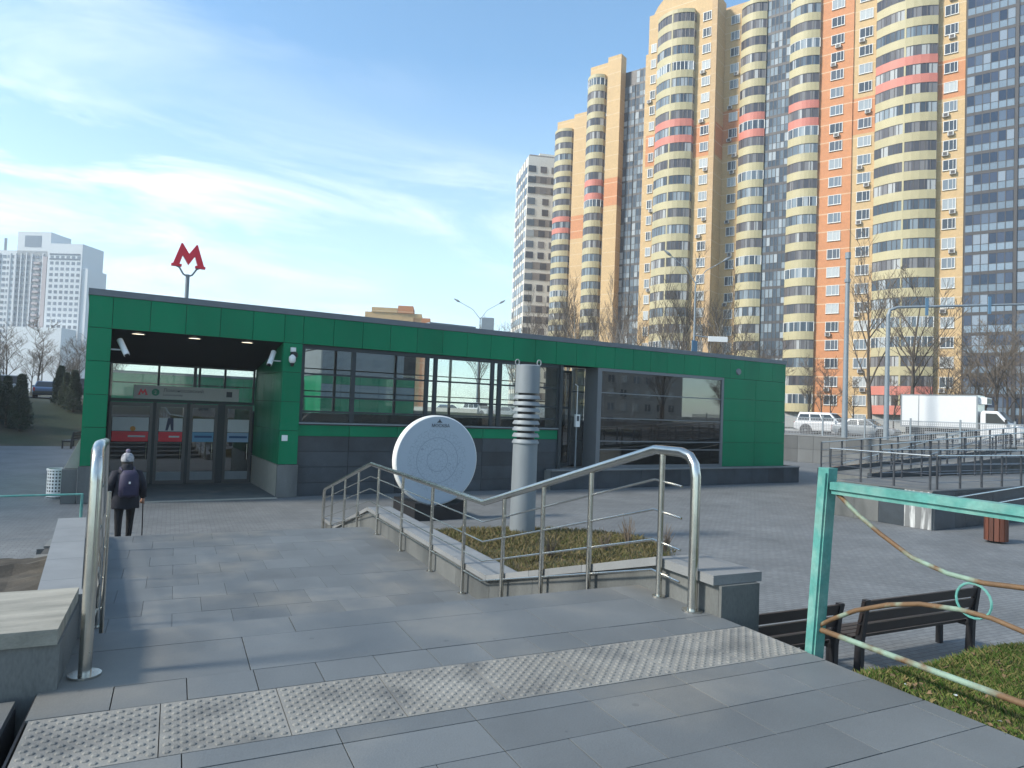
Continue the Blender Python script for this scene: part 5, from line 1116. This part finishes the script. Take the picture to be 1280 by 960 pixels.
# ================================================================ MASTS AND LAMPS
def mast(name, loc, h, r0, r1, label, cat):
    e = empty(name, loc, label, cat); l = Vector(loc); MB().tube([l, l + Vector((0, 0, h * .35)), l + Vector((0, 0, h))], [r0, (r0 + r1) / 2 + .01, r1], 14).build('pole', polegrey, e, auto=40); return e
q = cw((1057 - 640) / FPX * 49.5, 49.5); m1 = mast('lamp_mast', (q.x, q.y, 2.1), 12.9, .20, .12, 'tall thick grey steel mast beside the white off-road car', 'mast')
MB().tube([(q.x, q.y, 14.9), (q.x, q.y, 15.35)], .19, 10).build('cap', polegrey, m1); MB().tube([(q.x, q.y, 13.2), (q.x, q.y, 13.45)], .2, 10).build('collar', polegrey, m1)
q = cw((1109 - 640) / FPX * 47.5, 47.5); m2 = mast('sign_gantry', (q.x, q.y, 2.1), 8.6, .17, .12, 'grey gantry pole with a long arm reaching right over the street', 'gantry')
arm = [Vector((q.x, q.y, 10.6)), Vector((q.x, q.y, 11.0)) + right0 * .12, Vector((q.x, q.y, 11.2)) + right0 * .6, Vector((q.x, q.y, 11.85)) + right0 * 11]
MB().tube(arm, [.13, .11, .09, .07], 10).build('arm', polegrey, m2, auto=40)
bsg = M('blue_sign_back', (.10, .20, .30), .5)
for l_, dz in ((2.6, .35), (6.9, .5)): c = Vector((q.x, q.y, 11.2 + l_ * .062)) + right0 * l_; MB().obox(c, right0, fwd0, -.10, .10, -.1, -.04, -.65, .55).build('signal_back', bsg, m2)
def lamp(name, px, dep, ytop, arms, label, zb=2.1):
    b0 = cw((px - 640) / FPX * dep, dep, zb); ztop = CAM.z + (ray(px, ytop) * (dep / fwd0.dot(ray(px, ytop)))).z
    e = mast(name, b0, ztop - zb, .14, .07, label, 'street lamp')
    for (ax, ay) in arms:
        r_ = ray(ax, ay); tip = CAM + r_ * (dep / r_.dot(fwd0)); base = Vector((b0.x, b0.y, ztop)); mid = base.lerp(tip, .35) + Vector((0, 0, (tip - base).length * .10))
        MB().tube([base - Vector((0, 0, .2)), mid, tip], [.05, .04, .035], 8).build('arm', polegrey, e)
        dv = (tip - mid).normalized(); hd = MB().tube([tip - dv * .1, tip + dv * .25, tip + dv * .8], [.07, .15, .06], 8).build('lamp_head', galv, e)
    return e
l3 = lamp('street_lamp', 866, 66, 352, [(838, 319), (905, 326)], 'twin arm street lamp with traffic signal rising behind the green roof in front of towers')
lq = l3.location; sgm = M('traffic_blue', (.06, .16, .26), .5)
MB().box(lq.x - .35, lq.x + .35, lq.y - .12, lq.y - .05, 7.3, 10.4).build('sign_back', sgm, l3)
MB().tube([(lq.x, lq.y, 10.9), Vector((lq.x, lq.y, 10.6)) + right0 * 3.3], .06, 8).build('signal_arm', polegrey, l3); c = Vector((lq.x, lq.y, 10.6)); MB().obox(c + right0 * 2.2, right0, fwd0, -.9, .9, -.3, -.1, -.25, .25).build('signal_head', white, l3)
l4 = lamp('street_lamp', 597, 95, 397, [(574, 377), (625, 379)], 'twin arm street lamp just above the middle of the green roof', zb=2.6)
q4 = l4.location; MB().obox(q4, right0, fwd0, .2, 1.9, -.3, .3, 9.6, 13.0).build('sign_box', polegrey, l4)

# ================================================================ PERSON
px_, py_ = 0.62, 15.35; pz_ = stz(Vector((px_, py_, 0)).dot(V))
pr = empty('person', (px_, py_, pz_), 'person in dark coat, purple backpack and white bobble hat with a walking stick', 'person', rz=R(4))
nav = M('navy_coat', (.011, .012, .020), .85, var=.2, scale=9, bump=.3, bscale=25); blk = M('black_trousers', (.006, .006, .008), .85, var=.15); skin = M('skin', (.35, .19, .13), .6); boot = M('boot_leather', (.01, .01, .01), .5); knit = M('white_knit', (.34, .34, .35), .9, var=.12, scale=30, bump=.5, bscale=60, c2=(.13, .14, .17), cscale=18); pack = M('purple_backpack', (.022, .018, .050), .7, var=.2, scale=8); hair = M('dark_hair', (.015, .012, .010), .6)
J = {'pel': (0, 0, .90, .15, .12), 'sp1': (0, .01, 1.05, .155, .12), 'chest': (0, .02, 1.24, .19, .135), 'neck0': (0, .03, 1.40, .075, .075), 'neck': (0, .045, 1.47, .055, .055), 'head0': (0, .07, 1.54, .075, .09), 'head': (0, .075, 1.62, .082, .10), 'top': (0, .065, 1.70, .055, .065)}
E_ = [('pel', 'sp1'), ('sp1', 'chest'), ('chest', 'neck0'), ('neck0', 'neck'), ('neck', 'head0'), ('head0', 'head'), ('head', 'top')]
def limb(k, s, pts, frm):
    prev = frm
    for i, (x, y, z, r_) in enumerate(pts): nme = f'{k}{s}{i}'; J[nme] = (x * s, y, z, r_, r_); E_.append((prev, nme)); prev = nme
limb('leg', -1, [(.10, 0, .82, .105), (.105, .03, .48, .075), (.10, -.02, .10, .055), (.10, .10, .045, .045), (.10, .17, .035, .035)], 'pel')
limb('leg', 1, [(.10, .02, .82, .105), (.11, .16, .50, .075), (.105, .20, .12, .055), (.105, .32, .05, .045), (.105, .39, .04, .035)], 'pel')
limb('arm', -1, [(.20, .02, 1.35, .075), (.27, -.03, 1.10, .062), (.25, .10, .88, .048), (.245, .13, .81, .036)], 'chest')
limb('arm', 1, [(.20, .02, 1.35, .075), (.29, .0, 1.10, .062), (.31, .12, .90, .048), (.315, .15, .83, .036)], 'chest')
names = list(J); me = bpy.data.meshes.new('body'); me.from_pydata([J[n][:3] for n in names], [(names.index(a), names.index(c)) for a, c in E_], [])
bo = bpy.data.objects.new('body', me); col.objects.link(bo)
md = bo.modifiers.new('skin', 'SKIN'); md.use_smooth_shade = True
for i, n in enumerate(names): v_ = me.skin_vertices[0].data[i]; v_.radius = J[n][3:5]; v_.use_root = (n == 'pel')
bo.modifiers.new('sub', 'SUBSURF').levels = 2
bpy.context.view_layer.update(); bme = bpy.data.meshes.new_from_object(bo.evaluated_get(bpy.context.evaluated_depsgraph_get())); bpy.data.objects.remove(bo)
import bmesh
bm = bmesh.new(); bm.from_mesh(bme)
hands = MB()
for s_, (hx, hy, hzz) in ((-1, (-.245, .14, .80)), (1, (.315, .16, .82))):
    grip = s_ > 0
    hands.tube([(hx, hy - .01, hzz + .03), (hx, hy, hzz - .02), (hx, hy + .012, hzz - .075)], [.026, .036, .03], 8)
    for k in range(4):
        ox = (-.027 + .018 * k); L = (.07, .08, .076, .06)[k]
        if grip: hands.tube([(hx + ox * .4, hy + .03, hzz - .03 - .018 * k), (hx + .028, hy + .055, hzz - .03 - .018 * k), (hx + .03, hy + .02, hzz - .032 - .018 * k)], [.010, .0095, .008], 6)
        else: hands.tube([(hx + ox, hy + .01, hzz - .07), (hx + ox, hy + .03, hzz - .07 - L * .55), (hx + ox, hy + .035, hzz - .07 - L)], [.010, .0095, .007], 6)
    hands.tube([(hx - s_ * .025, hy + .01, hzz - .02), (hx - s_ * .04, hy + .035, hzz - .05), (hx - s_ * .03, hy + .055, hzz - .085)], [.012, .011, .008], 6)
hm = hands.mesh('hands', skin); bm.from_mesh(hm)
nb = len(bme.vertices)
bm.to_mesh(bme); bm.free()
bme.materials.clear()
for m_ in (nav, blk, skin, boot): bme.materials.append(m_)
for p in bme.polygons:
    c = p.center; p.use_smooth = True
    p.material_index = 2 if (c.z > 1.44 or (c.z < .845 and abs(c.x) > .20)) else (0 if c.z > .80 else (3 if c.z < .12 else 1))
bo = bpy.data.objects.new('body', bme); col.objects.link(bo); bo.parent = pr
def loft(rings, n=20):
    m = MB(); 
    for (cx__, cy__, z, a, b_) in rings:
        for k in range(n): w = 2 * math.pi * k / n; m.v.append((cx__ + a * math.cos(w), cy__ + b_ * math.sin(w), z + .012 * math.sin(5 * w) * (1 if z < 1.3 else 0)))
    for i in range(len(rings) - 1):
        for k in range(n): m.face((i * n + k, i * n + (k + 1) % n, (i + 1) * n + (k + 1) % n, (i + 1) * n + k))
    m.face(list(range((len(rings) - 1) * n, len(rings) * n))); return m
loft([(0, .03, .68, .235, .175), (0, .03, .70, .245, .185), (0, .02, .95, .225, .17), (0, .02, 1.18, .225, .165), (0, .02, 1.33, .215, .15), (0, .03, 1.42, .14, .11), (0, .04, 1.50, .095, .10), (0, .04, 1.53, .09, .095)]).build('coat', nav, pr, world=False, smooth=True)
for s_ in (-1, 1):
    a = [(.17 * s_, .02, 1.37), (.27 * s_, -.02, 1.12), ((.255 if s_ < 0 else .31) * s_, .10, .88)]; MB().tube(a, [.095, .085, .062], 10).build('sleeve', nav, pr, world=False, smooth=True)
loft([(0, .065, 1.46, .095, .105), (0, .06, 1.56, .102, .115), (0, .06, 1.62, .10, .112)]).build('hair', hair, pr, world=False, smooth=True)
ht_ = loft([(0, .065, 1.575, .108, .125), (0, .065, 1.60, .114, .131), (0, .062, 1.645, .112, .127), (0, .06, 1.70, .092, .10), (0, .055, 1.735, .055, .06), (0, .055, 1.745, .02, .02)]).build('bobble_hat', knit, pr, world=False, smooth=True)
MB().lathe([(0.001, -.04), (.03, -.03), (.042, 0), (.03, .03), (0.001, .04)], (0, .05, 1.775), 12).build('pompom', M('lilac_pompom', (.24, .21, .27), .95, bump=.8, bscale=90), ht_, world=False, smooth=True)
bk = loft([(0.02, -.20, .92, .13, .07), (0.02, -.215, .95, .17, .10), (0.02, -.22, 1.15, .175, .115), (0.02, -.205, 1.33, .16, .10), (0.02, -.18, 1.42, .11, .06)]).build('backpack', pack, pr, world=False, smooth=True)
MB().box(-.09, .13, -.345, -.31, .97, 1.13).build('pocket', pack, bk, world=False); MB().box(.0, .03, -.342, -.325, 1.18, 1.22).build('reflective_tag', white, bk, world=False)
for s_ in (-1, 1): MB().tube([(.1 * s_, -.14, 1.41), (.12 * s_, .02, 1.46), (.13 * s_, .16, 1.30), (.14 * s_, .14, 1.05), (.14 * s_, -.14, .98)], .018, 6).build('strap', pack, bk, world=False)
ck = MB().tube([Vector((px_, py_, pz_)) + Matrix.Rotation(R(4), 3, 'Z') @ Vector(v_) for v_ in ((.325, .10, .86), (.325, .19, .855), (.325, .195, .80), (.35, .26, .0 if True else 0))], .011, 8).build('walking_stick', black); tag(ck, 'thin dark walking stick held by the person in the bobble hat', 'walking stick')

# ================================================================ ADDED BLOCKS AND TREES OUT OF FRAME (they shade the left side and show in the pavilion glass)
render_pl = M('pale_panel_render', (0.36, 0.35, 0.33), 0.85, var=0.08, scale=.3)
wsm = MB().box(-.75, .75, -.06, .04, 0, 1.5, 0).box(-.82, .82, -.09, -.062, -.07, -.01, 1).box(-.03, .03, -.09, -.062, 0, 1.5, 1).mesh('window', [wgl, wframe])
def panel_block(x0, x1, y0, y1, z0, h, label, faces):
    r_ = empty('added_block', ((x0 + x1) / 2, (y0 + y1) / 2, z0), label, 'building')
    MB().box(x0, x1, y0, y1, z0 - 1, z0 + h).build('wall', render_pl, r_); MB().box(x0 - .2, x1 + .2, y0 - .2, y1 + .2, z0 + h, z0 + h + .35).build('roof', trim, r_)
    nst = int(h / 2.9)
    for k in range(nst):
        z = z0 + 2.9 * k + 1.0
        if 'n' in faces:
            for i in range(int((x1 - x0) / 3.4)): inst('window', wsm, r_, (x0 + 1.9 + i * 3.4, y1 + .01, z), rz=math.pi)
        if 'e' in faces:
            for i in range(int((y1 - y0) / 3.4)): inst('window', wsm, r_, (x1 + .01, y0 + 1.9 + i * 3.4, z), rz=math.pi / 2)
    return r_
panel_block(-48, -34, 27, 96, 0.0, 26, 'unseen pale panel block added to shade the left side of the plaza', 'e')  # added out of view to throw shade over the left side
panel_block(66, 112, -78, -66, 0.0, 24, 'unseen pale panel block added as a reflection for the dark pavilion glazing', 'n')  # invented block, gives the right-hand glazing something to mirror
panel_block(14, 52, -84, -72, 0.0, 27, 'long pale panel block added behind the viewpoint for the glass reflections', 'n')  # also invented, stands behind the camera only for reflections
for i, (x, y, v, sc) in enumerate([(22, -30, 0, 1.1), (32, -36, 2, 1.0), (41, -28, 1, 1.3), (50, -40, 0, 1.2), (58, -30, 2, 1.1), (66, -44, 1, 1.3), (74, -32, 0, 1.3), (84, -42, 2, 1.2), (94, -34, 1, 1.4), (104, -46, 0, 1.4), (46, -22, 3, 1.2), (80, -24, 3, 1.3)]):
    tree('bare_tree', (x, y, -.05), VARS[v], 'unseen leafless tree added to be mirrored in the pavilion glass', 'added bare trees out of frame', sc, i * 1.7)  # unseen trees added so the pavilion glass mirrors them

# ================================================================ THIN HAZE
hz_m = bpy.data.materials.new('thin_air_haze'); hz_m.use_nodes = True; nd, lk = hz_m.node_tree.nodes, hz_m.node_tree.links; nd.clear()
pv_ = nd.new('ShaderNodeVolumePrincipled'); pv_.inputs['Color'].default_value = (.90, .95, 1.0, 1); pv_.inputs['Density'].default_value = 0.0007; pv_.inputs['Anisotropy'].default_value = 0.2
ou = nd.new('ShaderNodeOutputMaterial'); lk.new(pv_.outputs[0], ou.inputs['Volume'])
hzb = MB().box(-700, 700, -250, 800, -2.0, 100).build('haze', hz_m); tag(hzb, kind='stuff')
